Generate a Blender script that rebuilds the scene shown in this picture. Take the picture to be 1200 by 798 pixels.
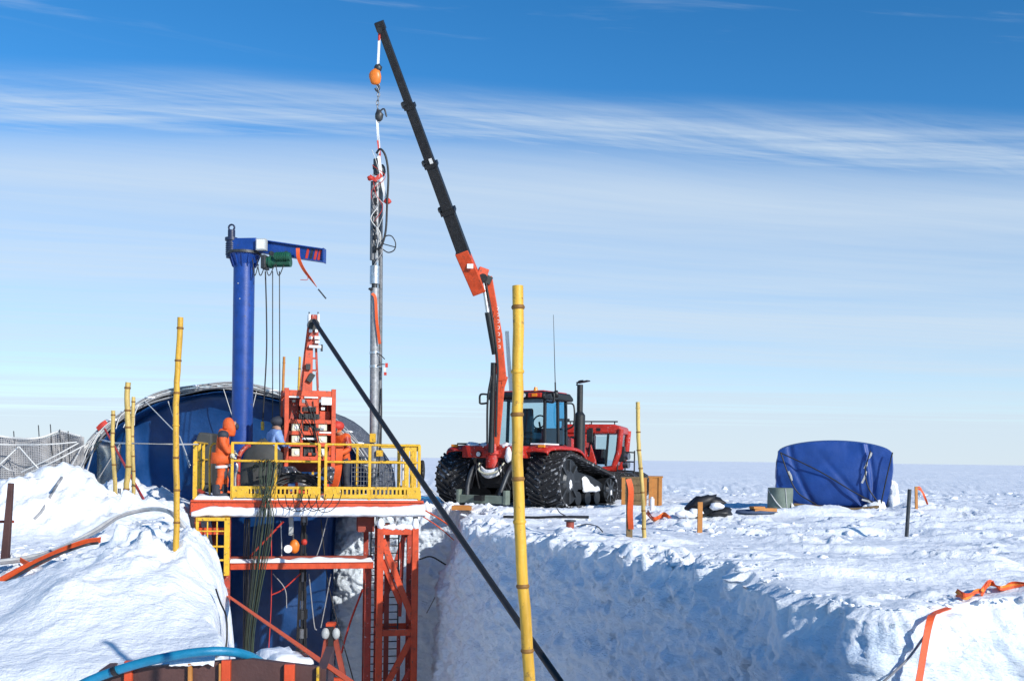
import bpy, bmesh, math, random
import numpy as np
from mathutils import Vector, Matrix, noise as mnoise

# ------------------------------------------------------------------ camera, sky, sun, exposure
scene = bpy.context.scene
for o in list(bpy.data.objects):
    bpy.data.objects.remove(o)
COL = scene.collection
R = math.radians
FPX = 1200.0                      # focal length in photo pixels (1200 px wide frame)
EYE = Vector((0, 0, 1.5))
ROLL = R(-0.735)
HOR = 537.5
cam_d = bpy.data.cameras.new('camera')
cam = bpy.data.objects.new('camera', cam_d)
COL.objects.link(cam)
cam.location = EYE
cam.rotation_euler = (R(90), ROLL, 0)
cam_d.sensor_width = 36
cam_d.lens = 36 * FPX / 1200
cam_d.shift_y = (HOR - 399) / 1200
cam_d.clip_start = 0.05
cam_d.clip_end = 60000
scene.camera = cam

SUN_EL, SUN_AZ = R(25), R(138)    # azimuth clockwise from +Y (the view direction)
S = Vector((math.sin(SUN_AZ) * math.cos(SUN_EL), math.cos(SUN_AZ) * math.cos(SUN_EL), math.sin(SUN_EL)))
world = bpy.data.worlds.new('World')
scene.world = world
world.use_nodes = True
wt = world.node_tree
wt.nodes.clear()


def wn(t, **kw):
    n = wt.nodes.new(t)
    for k, v in kw.items():
        setattr(n, k, v)
    return n


def wmath(op, a, b=None, c=None, clamp=False):
    n = wn('ShaderNodeMath', operation=op, use_clamp=clamp)
    for i, v in enumerate((a, b, c)):
        if v is None:
            continue
        if isinstance(v, (int, float)):
            n.inputs[i].default_value = v
        else:
            wt.links.new(v, n.inputs[i])
    return n.outputs[0]


def wramp(x, lo, hi):
    n = wn('ShaderNodeMapRange', interpolation_type='SMOOTHSTEP')
    wt.links.new(x, n.inputs[0])
    n.inputs[1].default_value = lo
    n.inputs[2].default_value = hi
    return n.outputs[0]


def wnoise(vec, scale, detail=4, rough=.55, dist=0.0):
    n = wn('ShaderNodeTexNoise')
    wt.links.new(vec, n.inputs['Vector'])
    n.inputs['Scale'].default_value = scale
    n.inputs['Detail'].default_value = detail
    n.inputs['Roughness'].default_value = rough
    n.inputs['Distortion'].default_value = dist
    return n.outputs[0]


sky = wn('ShaderNodeTexSky', sky_type='NISHITA')
sky.sun_disc = False
sky.sun_elevation = SUN_EL
sky.sun_rotation = SUN_AZ
sky.altitude = 2500
sky.air_density = 1.0
sky.dust_density = 0.6
sky.ozone_density = 2.4
geo = wn('ShaderNodeTexCoord')
sep = wn('ShaderNodeSeparateXYZ')
wt.links.new(geo.outputs['Generated'], sep.inputs[0])
dz = wmath('MAXIMUM', sep.outputs[2], 0.015)
cu = wmath('DIVIDE', sep.outputs[0], dz)      # a cirrus layer seen from below: plan position per unit height
cv = wmath('DIVIDE', sep.outputs[1], dz)


def plan(kx, ky, off):
    cmb = wn('ShaderNodeCombineXYZ')
    wt.links.new(wmath('MULTIPLY', cu, kx), cmb.inputs[0])
    wt.links.new(wmath('MULTIPLY', cv, ky), cmb.inputs[1])
    cmb.inputs[2].default_value = off
    return cmb.outputs[0]


warp = wnoise(plan(.3, .5, 3.1), 1.0, 3, .5)
warpv = wmath('MULTIPLY', wmath('SUBTRACT', warp, .5), .6)
cvw = wmath('ADD', wmath('ADD', cv, warpv), wmath('MULTIPLY', cu, -.075))
# main bright cirrus band with drawn-out streaks, then the thin veil behind it
band = wmath('MULTIPLY', wramp(cvw, 2.72, 3.12), wmath('SUBTRACT', 1.0, wramp(cvw, 3.15, 3.8)))


def slant(kx, ky, off, sl):
    cmb = wn('ShaderNodeCombineXYZ')
    wt.links.new(wmath('MULTIPLY', cu, kx), cmb.inputs[0])
    wt.links.new(wmath('MULTIPLY', wmath('ADD', cvw, wmath('MULTIPLY', cu, sl)), ky), cmb.inputs[1])
    cmb.inputs[2].default_value = off
    return cmb.outputs[0]


streak = wnoise(slant(.28, 4.2, .3, -.08), 1.0, 7, .6, .2)
streak2 = wnoise(slant(.7, 13.0, 5.3, .10), 1.0, 6, .62, .25)
st = wramp(wmath('ADD', wmath('MULTIPLY', streak, .6), wmath('MULTIPLY', streak2, .4)), .33, .70)
fibre = wramp(wnoise(slant(1.1, 7.0, 8.8, -.35), 1.0, 7, .68, .6), .35, .7)
band = wmath('MULTIPLY', band, wmath('ADD', .10, wmath('MULTIPLY', wmath('ADD', wmath('MULTIPLY', st, .62), wmath('MULTIPLY', fibre, .38)), .82)))
gap = wmath('MULTIPLY', wramp(cvw, 3.08, 3.2), wmath('SUBTRACT', 1.0, wramp(cvw, 3.26, 3.42)))
gapn = wramp(wnoise(plan(.5, .4, 9.1), 1.0, 3), .42, .60)
veil = wmath('MULTIPLY', wramp(cvw, 2.9, 3.85), wmath('ADD', .60, wmath('MULTIPLY', wramp(wnoise(slant(.13, .6, 2.2, 0.), 1.0, 5, .55, .3), .3, .7), .22)))
veil = wmath('MULTIPLY', veil, wmath('SUBTRACT', 1.0, wmath('MULTIPLY', wmath('MULTIPLY', gap, gapn), .6)))
feather = wnoise(slant(.5, 6.0, 4.4, -.25), 1.0, 7, .66, .5)
veil = wmath('ADD', veil, wmath('MULTIPLY', wmath('SUBTRACT', feather, .5), wmath('MULTIPLY', wramp(cvw, 2.95, 3.5), .28)))
wisp = wmath('MULTIPLY', wramp(wnoise(slant(.55, 3.0, 7.7, -.1), 1.0, 6, .6, .6), .6, .8),
             wmath('SUBTRACT', 1.0, wramp(cvw, 2.4, 2.75)))
wisp = wmath('MULTIPLY', wisp, .5)
haze_lo = wmath('MULTIPLY', wramp(cv, 8.0, 40.0), .35)
cl = wmath('MAXIMUM', wmath('MAXIMUM', band, veil), wisp)
cl = wmath('MINIMUM', wmath('ADD', cl, haze_lo), .92)
mixc = wn('ShaderNodeMix', data_type='RGBA')
wt.links.new(cl, mixc.inputs[0])
hs = wn('ShaderNodeHueSaturation')
hs.inputs['Hue'].default_value = .498
hs.inputs['Saturation'].default_value = 1.32
hs.inputs['Value'].default_value = 1.22
wt.links.new(sky.outputs[0], hs.inputs['Color'])
wt.links.new(hs.outputs[0], mixc.inputs[6])
mixc.inputs[7].default_value = (4.7, 5.55, 6.4, 1)
bg = wn('ShaderNodeBackground')
bg.inputs[1].default_value = 0.115
wt.links.new(mixc.outputs[2], bg.inputs[0])
wo = wn('ShaderNodeOutputWorld')
wt.links.new(bg.outputs[0], wo.inputs[0])

sun_d = bpy.data.lights.new('sun', 'SUN')
sun_d.energy = 4.0
sun_d.angle = R(.53)
sun_d.color = (1, .955, .88)
sun = bpy.data.objects.new('sun', sun_d)
COL.objects.link(sun)
sun.rotation_euler = S.to_track_quat('Z', 'Y').to_euler()
sun.location = S * 60

vs = scene.view_settings
vs.view_transform = 'Standard'
vs.look = 'None'
vs.gamma = 1
vs.exposure = 0.28
scene.render.resolution_x, scene.render.resolution_y = 1024, 680
scene.render.engine = 'CYCLES'
random.seed(7)


# ------------------------------------------------------------------ helpers
def P(px, py, Y):
    """world point seen at a photo pixel (1200 x 798) at depth Y"""
    u, v = (px - 600) / FPX, (HOR - py) / FPX
    c, s = math.cos(ROLL), math.sin(ROLL)
    return Vector((EYE.x + Y * (u * c + v * s), Y, EYE.z + Y * (-u * s + v * c)))


_mats = {}


def nmat(name):
    m = bpy.data.materials.new(name)
    m.use_nodes = True
    nt = m.node_tree
    nt.nodes.clear()
    out = nt.nodes.new('ShaderNodeOutputMaterial')
    return m, nt, out


def paint(name, rgb, rough=.5, metal=0., var=.25, scale=6., bump=.15, bscale=40., frost=0.0, wear=0.0, stretch=1.0):
    """painted / woven / metal surface: tone variation, grime patches, fine relief, frost on upward faces"""
    if name in _mats:
        return _mats[name]
    m, nt, out = nmat(name)
    L = nt.links.new
    b = nt.nodes.new('ShaderNodeBsdfPrincipled')
    tc = nt.nodes.new('ShaderNodeTexCoord')
    n1 = nt.nodes.new('ShaderNodeTexNoise')
    n1.inputs['Scale'].default_value = scale
    n1.inputs['Detail'].default_value = 6
    n1.inputs['Roughness'].default_value = .65
    vec = tc.outputs['Object']
    if stretch != 1.0:
        mp = nt.nodes.new('ShaderNodeMapping')
        mp.inputs['Scale'].default_value = (1, 1, stretch)
        L(vec, mp.inputs[0])
        vec = mp.outputs[0]
    L(vec, n1.inputs['Vector'])
    rp = nt.nodes.new('ShaderNodeValToRGB')
    rp.color_ramp.elements[0].position = .3
    rp.color_ramp.elements[1].position = .68
    d = [c * (1 - var) for c in rgb]
    l = [min(1, c * (1 + var * .35) + .01 * var) for c in rgb]
    rp.color_ramp.elements[0].color = (*d, 1)
    rp.color_ramp.elements[1].color = (*l, 1)
    L(n1.outputs[0], rp.inputs[0])
    colr = rp.outputs[0]
    if frost > 0:
        n3 = nt.nodes.new('ShaderNodeTexNoise')
        n3.inputs['Scale'].default_value = scale * 4.5
        n3.inputs['Detail'].default_value = 8
        L(tc.outputs['Object'], n3.inputs['Vector'])
        mr = nt.nodes.new('ShaderNodeMapRange')
        mr.inputs[1].default_value = .66 - frost * .2
        mr.inputs[2].default_value = .80 - frost * .2
        mr.inputs[4].default_value = .75
        L(n3.outputs[0], mr.inputs[0])
        mx = nt.nodes.new('ShaderNodeMix')
        mx.data_type = 'RGBA'
        L(mr.outputs[0], mx.inputs[0])
        L(colr, mx.inputs[6])
        mx.inputs[7].default_value = (.8, .82, .85, 1)
        colr = mx.outputs[2]
    if wear > 0:      # chips, grease and rust stains
        n4 = nt.nodes.new('ShaderNodeTexNoise')
        n4.inputs['Scale'].default_value = scale * 2.2
        n4.inputs['Detail'].default_value = 9
        n4.inputs['Roughness'].default_value = .72
        L(tc.outputs['Object'], n4.inputs['Vector'])
        mr4 = nt.nodes.new('ShaderNodeMapRange')
        mr4.inputs[1].default_value = .60 - wear * .1
        mr4.inputs[2].default_value = .68 - wear * .1
        mr4.inputs[4].default_value = .8
        L(n4.outputs[0], mr4.inputs[0])
        mx4 = nt.nodes.new('ShaderNodeMix')
        mx4.data_type = 'RGBA'
        L(mr4.outputs[0], mx4.inputs[0])
        L(colr, mx4.inputs[6])
        mx4.inputs[7].default_value = (.07, .045, .03, 1)
        colr = mx4.outputs[2]
    L(colr, b.inputs['Base Color'])
    n2 = nt.nodes.new('ShaderNodeTexNoise')
    n2.inputs['Scale'].default_value = bscale
    n2.inputs['Detail'].default_value = 4
    L(tc.outputs['Object'], n2.inputs['Vector'])
    mr2 = nt.nodes.new('ShaderNodeMapRange')
    mr2.inputs[3].default_value = max(.05, rough - .13)
    mr2.inputs[4].default_value = min(1, rough + .17)
    L(n1.outputs[0], mr2.inputs[0])
    L(mr2.outputs[0], b.inputs['Roughness'])
    b.inputs['Metallic'].default_value = metal
    bp = nt.nodes.new('ShaderNodeBump')
    bp.inputs['Strength'].default_value = bump
    bp.inputs['Distance'].default_value = .02
    L(n2.outputs[0], bp.inputs['Height'])
    L(bp.outputs[0], b.inputs['Normal'])
    L(b.outputs[0], out.inputs[0])
    _mats[name] = m
    return m


def glass(name, tint, gloss=.12, rough=.03):
    if name in _mats:
        return _mats[name]
    m, nt, out = nmat(name)
    L = nt.links.new
    t = nt.nodes.new('ShaderNodeBsdfTransparent')
    t.inputs[0].default_value = (*tint, 1)
    g = nt.nodes.new('ShaderNodeBsdfGlossy')
    g.inputs['Roughness'].default_value = rough
    lw = nt.nodes.new('ShaderNodeLayerWeight')
    lw.inputs[0].default_value = .5
    f = nt.nodes.new('ShaderNodeMath')
    f.operation = 'POWER'
    L(lw.outputs['Facing'], f.inputs[0])
    f.inputs[1].default_value = 4.0
    a = nt.nodes.new('ShaderNodeMath')
    a.operation = 'MULTIPLY_ADD'
    a.inputs[1].default_value = .6
    a.inputs[2].default_value = gloss
    L(f.outputs[0], a.inputs[0])
    x = nt.nodes.new('ShaderNodeMixShader')
    L(a.outputs[0], x.inputs[0])
    L(t.outputs[0], x.inputs[1])
    L(g.outputs[0], x.inputs[2])
    L(x.outputs[0], out.inputs[0])
    _mats[name] = m
    return m


def snow_mat(name, tone=(.87, .89, .915), b1=.5, b2=.6, s1=3.0, s2=22.0, wall=False, dk=.88):
    m, nt, out = nmat(name)
    L = nt.links.new
    b = nt.nodes.new('ShaderNodeBsdfPrincipled')
    geo = nt.nodes.new('ShaderNodeNewGeometry')
    pos = geo.outputs['Position']

    def nz(scale, detail, rough=.6, vec=None):
        n = nt.nodes.new('ShaderNodeTexNoise')
        n.inputs['Scale'].default_value = scale
        n.inputs['Detail'].default_value = detail
        n.inputs['Roughness'].default_value = rough
        L(vec or pos, n.inputs['Vector'])
        return n.outputs[0]
    if wall:
        mp = nt.nodes.new('ShaderNodeMapping')
        mp.inputs['Scale'].default_value = (1, 1, 2.6)
        mp.inputs['Rotation'].default_value = (.18, .1, 0)
        L(pos, mp.inputs[0])
        vec = mp.outputs[0]
    else:
        mp = nt.nodes.new('ShaderNodeMapping')
        mp.inputs['Scale'].default_value = (.8, 1.15, 1)
        mp.inputs['Rotation'].default_value = (0, 0, .35)
        L(pos, mp.inputs[0])
        vec = mp.outputs[0]
    a, c = nz(s1, 8, .62, vec), nz(s2, 6, .65, vec)
    bp1 = nt.nodes.new('ShaderNodeBump')
    bp1.inputs['Strength'].default_value = b1
    bp1.inputs['Distance'].default_value = .12
    L(a, bp1.inputs['Height'])
    bp2 = nt.nodes.new('ShaderNodeBump')
    bp2.inputs['Strength'].default_value = b2
    bp2.inputs['Distance'].default_value = .02
    L(c, bp2.inputs['Height'])
    L(bp1.outputs[0], bp2.inputs['Normal'])
    L(bp2.outputs[0], b.inputs['Normal'])
    rp = nt.nodes.new('ShaderNodeValToRGB')
    rp.color_ramp.elements[0].position = .25
    rp.color_ramp.elements[1].position = .6
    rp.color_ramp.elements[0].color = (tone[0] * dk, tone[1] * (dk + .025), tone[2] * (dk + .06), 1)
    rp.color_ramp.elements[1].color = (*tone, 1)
    mpf = nt.nodes.new('ShaderNodeMapping')
    mpf.inputs['Scale'].default_value = (.035, .11, .1)
    L(pos, mpf.inputs[0])
    av = nt.nodes.new('ShaderNodeMath')
    av.operation = 'MULTIPLY_ADD'
    L(nz(1.0, 9, .7, mpf.outputs[0]), av.inputs[0])
    av.inputs[1].default_value = 1.1
    sb = nt.nodes.new('ShaderNodeMath')
    sb.operation = 'MULTIPLY_ADD'
    L(nz(1.1, 8), sb.inputs[0])
    sb.inputs[1].default_value = .8
    sb.inputs[2].default_value = -.45
    L(sb.outputs[0], av.inputs[2])
    L(av.outputs[0], rp.inputs[0])
    colr = rp.outputs[0]
    if wall:   # thin grey wind crust layers and scrapes left in the cut snow
        mp2 = nt.nodes.new('ShaderNodeMapping')
        mp2.inputs['Scale'].default_value = (.7, .7, 4.5)
        mp2.inputs['Rotation'].default_value = (.12, -.2, 0)
        L(pos, mp2.inputs[0])
        r2 = nt.nodes.new('ShaderNodeMapRange')
        r2.inputs[1].default_value = .635
        r2.inputs[2].default_value = .70
        r2.inputs[4].default_value = .3
        L(nz(1.5, 9, .7, mp2.outputs[0]), r2.inputs[0])
        mx = nt.nodes.new('ShaderNodeMix')
        mx.data_type = 'RGBA'
        L(r2.outputs[0], mx.inputs[0])
        L(colr, mx.inputs[6])
        mx.inputs[7].default_value = (.42, .43, .47, 1)
        colr = mx.outputs[2]
    L(colr, b.inputs['Base Color'])
    b.inputs['Roughness'].default_value = .62
    b.inputs['Specular IOR Level'].default_value = .25
    L(b.outputs[0], out.inputs[0])
    return m


SNOW = snow_mat('snow', b1=.5, b2=.9)
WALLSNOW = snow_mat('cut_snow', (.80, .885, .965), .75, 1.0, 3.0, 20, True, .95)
LOOSE = snow_mat('loose_snow', (.88, .89, .91), .35, .35, 6, 40)
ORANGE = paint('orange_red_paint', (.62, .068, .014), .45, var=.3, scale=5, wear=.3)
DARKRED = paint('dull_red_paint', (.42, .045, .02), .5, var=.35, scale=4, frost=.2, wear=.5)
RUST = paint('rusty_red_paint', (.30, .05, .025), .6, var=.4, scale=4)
YELLOW = paint('yellow_paint', (.72, .42, .02), .42, var=.22, scale=7, frost=.1, wear=.35)
BLUE = paint('blue_paint', (.006, .052, .28), .38, var=.3, scale=4, wear=.1)
BLUETARP = paint('blue_tarpaulin', (.004, .052, .19), .38, var=.28, scale=1.6, bump=.4, bscale=9)
NAVYTARP = paint('royal_blue_tarpaulin', (.006, .055, .27), .5, var=.25, scale=1.8, bump=.7, bscale=4.5)
BLACK = paint('black_steel', (.012, .013, .015), .45, var=.35, scale=8)
RUBBER = paint('black_rubber', (.014, .014, .016), .75, var=.35, scale=5, frost=.22)
SNOWYRUB = paint('snowy_rubber', (.03, .03, .033), .8, var=.3, scale=1.6, frost=.55)
CABLE = paint('black_cable', (.012, .012, .014), .5, var=.3, scale=15)
STEEL = paint('grey_steel', (.26, .27, .29), .38, .75, var=.35, scale=9)
DARKSTEEL = paint('dark_steel', (.06, .064, .07), .45, .5, var=.4, scale=10)
SILVER = paint('bright_steel', (.62, .63, .65), .3, .85, var=.2, scale=12)
WHITE = paint('white_paint', (.78, .78, .77), .5, var=.12, scale=10)
LGREY = paint('zinc_grey', (.33, .34, .355), .42, .25, var=.4, scale=9)
MGREY = paint('dull_grey_tube', (.15, .155, .165), .45, .2, var=.45, scale=10)
GREYPL = paint('grey_plastic', (.42, .44, .44), .5, var=.15)
BAMBOO = paint('yellow_bamboo', (.66, .37, .03), .45, var=.5, scale=14, wear=.25, stretch=.12, bump=.2, bscale=25)
BAMBOO2 = paint('pale_bamboo', (.60, .42, .12), .5, var=.5, scale=14, wear=.25, stretch=.12, bump=.2, bscale=25)
NODE = paint('bamboo_node', (.22, .10, .015), .6, var=.3)
STRAP = paint('orange_strap', (.78, .10, .015), .55, var=.18, scale=14, bump=.3, bscale=90)
REDROPE = paint('red_rope', (.55, .04, .025), .6, var=.25)
ROPE = paint('white_rope', (.66, .66, .64), .7, var=.25, scale=30)
GREYROPE = paint('grey_rope', (.30, .30, .31), .7, var=.3, scale=30)
NETM = paint('grey_netting', (.40, .40, .41), .75, var=.3, scale=12)
GREENNET = paint('dark_green_cord', (.055, .085, .05), .7, var=.4, scale=12)
WOOD = paint('weathered_wood', (.20, .13, .055), .75, var=.45, scale=7, bump=.5, bscale=30)
PLY = paint('orange_plywood', (.50, .20, .04), .6, var=.25, scale=5)
OLIVE = paint('grey_green_canvas', (.16, .20, .165), .7, var=.25, scale=4)
GREEN = paint('green_enamel', (.012, .10, .055), .4, var=.35, scale=9)
BLUEHOSE = paint('blue_hose', (.01, .20, .36), .4, var=.2, scale=10)
PALEHOSE = paint('pale_hose', (.55, .55, .53), .6, var=.3, scale=5)
SUIT = paint('orange_suit', (.72, .11, .018), .65, var=.2, scale=9, bump=.4, bscale=24)
SUITD = paint('dark_suit_panel', (.03, .035, .05), .7, var=.25, scale=9)
LBLUE = paint('light_blue_cloth', (.20, .32, .62), .65, var=.2, scale=9, bump=.4, bscale=24)
SKIN = paint('skin', (.42, .23, .15), .5, var=.15, scale=20)
CHARCOAL = paint('charcoal_canvas', (.055, .057, .055), .7, var=.3, scale=3)
TRACTOR = paint('red_tractor_paint', (.50, .024, .013), .38, var=.3, scale=4, frost=.2, wear=.2)
GLASS = glass('tinted_glass', (.86, .92, .94), .02)
BGLASS = glass('blue_glass', (.36, .72, .92), .03)
PLASTIC = glass('frosted_plastic_sheet', (.55, .66, .63), .1, .4)
CREAM = paint('cream_plastic', (.62, .60, .45), .5, var=.15)
AMBER = paint('amber_lens', (.9, .30, .02), .25, var=.1)
BROWN = paint('brown_steel', (.085, .035, .03), .6, var=.35, scale=3)
SEAT = paint('seat_cloth', (.03, .035, .045), .8, var=.2)

THINGM = {}


def thing(name, label, cat, loc=(0, 0, 0), rotz=0., group=None, kind=None):
    o = bpy.data.objects.new(name, None)
    o.empty_display_size = .2
    COL.objects.link(o)
    o.location = loc
    o.rotation_euler = (0, 0, rotz)
    if label:
        o['label'] = label
        o['category'] = cat
    if group:
        o['group'] = group
    if kind:
        o['kind'] = kind
    THINGM[o.name] = Matrix.Translation(Vector(loc)) @ Matrix.Rotation(rotz, 4, 'Z')
    return o


def tag(o, label, cat, group=None, kind=None):
    o['label'] = label
    o['category'] = cat
    if group:
        o['group'] = group
    if kind:
        o['kind'] = kind
    return o


def LP(t, px, py, ly=None, lx=None):
    """local point of thing t on its plane y=ly (or x=lx) seen at photo pixel"""
    inv = THINGM[t.name].inverted()
    a = inv @ EYE
    d = (inv @ P(px, py, 1.0)) - a
    k = (ly - a.y) / d.y if ly is not None else (lx - a.x) / d.x
    return a + d * k


def sm(pts, n=8):
    """Catmull-Rom through points"""
    pts = [Vector(p) for p in pts]
    if len(pts) < 3:
        return pts
    q = [pts[0] * 2 - pts[1]] + pts + [pts[-1] * 2 - pts[-2]]
    r = []
    for i in range(1, len(q) - 2):
        for k in range(n):
            t = k / n
            a, b, c, d = q[i - 1], q[i], q[i + 1], q[i + 2]
            r.append(.5 * ((2 * b) + (c - a) * t + (2 * a - 5 * b + 4 * c - d) * t * t + (-a + 3 * b - 3 * c + d) * t ** 3))
    r.append(pts[-1])
    return r


class MB:
    def __init__(s):
        s.v, s.f, s.sf = [], [], []

    def _add(s, vs_, fs, smooth=False):
        k = len(s.v)
        s.v += [tuple(p) for p in vs_]
        s.f += [tuple(k + i for i in f) for f in fs]
        s.sf += [smooth] * len(fs)
        return s

    def box(s, c, size, M=None):
        hx, hy, hz = [a / 2 for a in size]
        vv = [Vector((x, y, z)) for x in (-hx, hx) for y in (-hy, hy) for z in (-hz, hz)]
        if M is not None:
            vv = [M @ p for p in vv]
        c = Vector(c)
        return s._add([p + c for p in vv], [(0, 1, 3, 2), (4, 6, 7, 5), (0, 4, 5, 1), (2, 3, 7, 6), (0, 2, 6, 4), (1, 5, 7, 3)])

    def bb(s, x0, x1, y0, y1, z0, z1):
        return s.box(((x0 + x1) / 2, (y0 + y1) / 2, (z0 + z1) / 2), (abs(x1 - x0), abs(y1 - y0), abs(z1 - z0)))

    def beam(s, p0, p1, w, h, up=(0, 0, 1), w1=None, h1=None):
        p0, p1 = Vector(p0), Vector(p1)
        d = (p1 - p0).normalized()
        up = Vector(up)
        if abs(d.dot(up)) > .98:
            up = Vector((0, 1, 0))
        sx = d.cross(up).normalized()
        uz = sx.cross(d)
        vv = []
        for p, ww, hh in ((p0, w, h), (p1, w1 or w, h1 or h)):
            for a, b in ((-1, -1), (1, -1), (1, 1), (-1, 1)):
                vv.append(p + sx * a * ww / 2 + uz * b * hh / 2)
        return s._add(vv, [(3, 2, 1, 0), (4, 5, 6, 7), (0, 1, 5, 4), (1, 2, 6, 5), (2, 3, 7, 6), (3, 0, 4, 7)])

    def tube(s, pts, r, n=8, cap=True, r1=None, flat=1.0):
        pts = [Vector(p) for p in pts]
        N = len(pts)
        rings = []
        t0 = (pts[1] - pts[0]).normalized()
        a = Vector((0, 0, 1)) if abs(t0.z) < .9 else Vector((1, 0, 0))
        nn = t0.cross(a).normalized()
        vv, ff = [], []
        for i, p in enumerate(pts):
            t = (pts[min(i + 1, N - 1)] - pts[max(i - 1, 0)]).normalized()
            nn = (nn - t * nn.dot(t)).normalized()
            bb = t.cross(nn)
            if callable(r):
                rr = r(i / (N - 1))
            else:
                rr = r if r1 is None else r + (r1 - r) * i / (N - 1)
            for k in range(n):
                an = 2 * math.pi * k / n
                vv.append(p + nn * math.cos(an) * rr + bb * math.sin(an) * rr * flat)
        for i in range(N - 1):
            for k in range(n):
                k2 = (k + 1) % n
                ff.append((i * n + k, i * n + k2, (i + 1) * n + k2, (i + 1) * n + k))
        s._add(vv, ff, True)
        if cap:
            s._add([vv[k] for k in range(n)], [tuple(range(n - 1, -1, -1))])
            s._add([vv[(N - 1) * n + k] for k in range(n)], [tuple(range(n))])
        return s

    def cyl(s, p0, p1, r, r1=None, n=16):
        return s.tube([p0, p1], r, n, True, r1)

    def ribbon(s, pts, w, th=.004, side=(1, 0, 0), twist=0.):
        pts = [Vector(p) for p in pts]
        N = len(pts)
        vv, ff = [], []
        for i, p in enumerate(pts):
            t = (pts[min(i + 1, N - 1)] - pts[max(i - 1, 0)]).normalized()
            sd = Vector(side)
            sd = (sd - t * sd.dot(t)).normalized()
            if twist:
                sd = Matrix.Rotation(twist * i / (N - 1), 3, t) @ sd
            nr = t.cross(sd)
            for a, b in ((-1, -1), (1, -1), (1, 1), (-1, 1)):
                vv.append(p + sd * a * w / 2 + nr * b * th / 2)
        for i in range(N - 1):
            for k in range(4):
                k2 = (k + 1) % 4
                ff.append((i * 4 + k, i * 4 + k2, i * 4 + 4 + k2, i * 4 + 4 + k))
        ff += [(3, 2, 1, 0), tuple((N - 1) * 4 + k for k in range(4))]
        return s._add(vv, ff)

    def prism(s, poly, axis, a0, a1):
        """extrude a 2-D polygon along x ('x': poly=(y,z)) or y ('y': poly=(x,z)) or z"""
        n = len(poly)

        def mk(p, a):
            return {'x': (a, p[0], p[1]), 'y': (p[0], a, p[1]), 'z': (p[0], p[1], a)}[axis]
        vv = [mk(p, a0) for p in poly] + [mk(p, a1) for p in poly]
        ff = [tuple(range(n)), tuple(range(2 * n - 1, n - 1, -1))] + [(i, i + n, (i + 1) % n + n, (i + 1) % n) for i in range(n)]
        return s._add(vv, ff)

    def blob(s, c, rad, seed=0, amp=.25, n=10, m=7, flat=1.0):
        c = Vector(c)
        rx, ry, rz = rad if hasattr(rad, '__len__') else (rad,) * 3
        vv, ff = [], []
        for j in range(m + 1):
            th = math.pi * j / m
            for i in range(n):
                ph = 2 * math.pi * i / n
                d = Vector((math.sin(th) * math.cos(ph), math.sin(th) * math.sin(ph), math.cos(th)))
                k = 1 + amp * mnoise.noise(d * 1.7 + Vector((seed * 7.1, seed * 3.3, seed)))
                vv.append(c + Vector((d.x * rx * k, d.y * ry * k, d.z * rz * k)))
        for j in range(m):
            for i in range(n):
                i2 = (i + 1) % n
                ff.append((j * n + i, (j + 1) * n + i, (j + 1) * n + i2, j * n + i2))
        return s._add(vv, ff, True)

    def grid(s, rows, thick=None):
        n, m = len(rows), len(rows[0])
        vv = [p for r_ in rows for p in r_]
        ff = [(i * m + j, i * m + j + 1, (i + 1) * m + j + 1, (i + 1) * m + j) for i in range(n - 1) for j in range(m - 1)]
        return s._add(vv, ff, True)

    def build(s, name, mat, parent=None, w=False, bevel=0., solid=0., flip=False):
        me = bpy.data.meshes.new(name)
        vv = s.v
        if parent is not None and w:
            inv = THINGM[parent.name].inverted()
            vv = [tuple(inv @ Vector(p)) for p in vv]
        me.from_pydata(vv, [], s.f)
        me.polygons.foreach_set('use_smooth', s.sf)
        bm = bmesh.new()
        bm.from_mesh(me)
        bmesh.ops.recalc_face_normals(bm, faces=bm.faces)
        bm.to_mesh(me)
        bm.free()
        me.materials.append(mat)
        o = bpy.data.objects.new(name, me)
        COL.objects.link(o)
        if parent is not None:
            o.parent = parent
            THINGM[o.name] = THINGM[parent.name]
        else:
            THINGM[o.name] = Matrix.Identity(4)
        if solid:
            md = o.modifiers.new('solid', 'SOLIDIFY')
            md.thickness = solid
            md.offset = 0
        if bevel:
            md = o.modifiers.new('bevel', 'BEVEL')
            md.width = bevel
            md.segments = 2
            md.limit_method = 'ANGLE'
            md.angle_limit = R(40)
        return o


# numpy gradient noise
_rng = np.random.RandomState(11)
_perm = _rng.permutation(512).astype(np.int64)
_perm = np.concatenate([_perm, _perm, _perm])
_g3 = _rng.normal(size=(512, 3))
_g3 /= np.linalg.norm(_g3, axis=1)[:, None]


def pn(x, y, z=0.0):
    x, y = np.asarray(x, float), np.asarray(y, float)
    z = np.broadcast_to(np.asarray(z, float), x.shape)
    xi, yi, zi = np.floor(x).astype(np.int64), np.floor(y).astype(np.int64), np.floor(z).astype(np.int64)
    fx, fy, fz = x - xi, y - yi, z - zi
    u, v, w = [t * t * t * (t * (t * 6 - 15) + 10) for t in (fx, fy, fz)]
    tot = 0
    for a in (0, 1):
        wa = u if a else 1 - u
        for b in (0, 1):
            wb = v if b else 1 - v
            for c in (0, 1):
                wc = w if c else 1 - w
                h = _perm[(_perm[(_perm[(xi + a) & 511] + yi + b) & 511] + zi + c) & 511]
                g = _g3[h]
                tot = tot + wa * wb * wc * (g[..., 0] * (fx - a) + g[..., 1] * (fy - b) + g[..., 2] * (fz - c))
    return tot * 1.5


def fbm(x, y, z=0., octv=4, gain=.5):
    t, a, f = 0, 1, 1
    for i in range(octv):
        t = t + a * pn(x * f + i * 17.3, y * f - i * 9.1, np.asarray(z) * f + i * 3.7)
        a *= gain
        f *= 2.03
    return t


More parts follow.
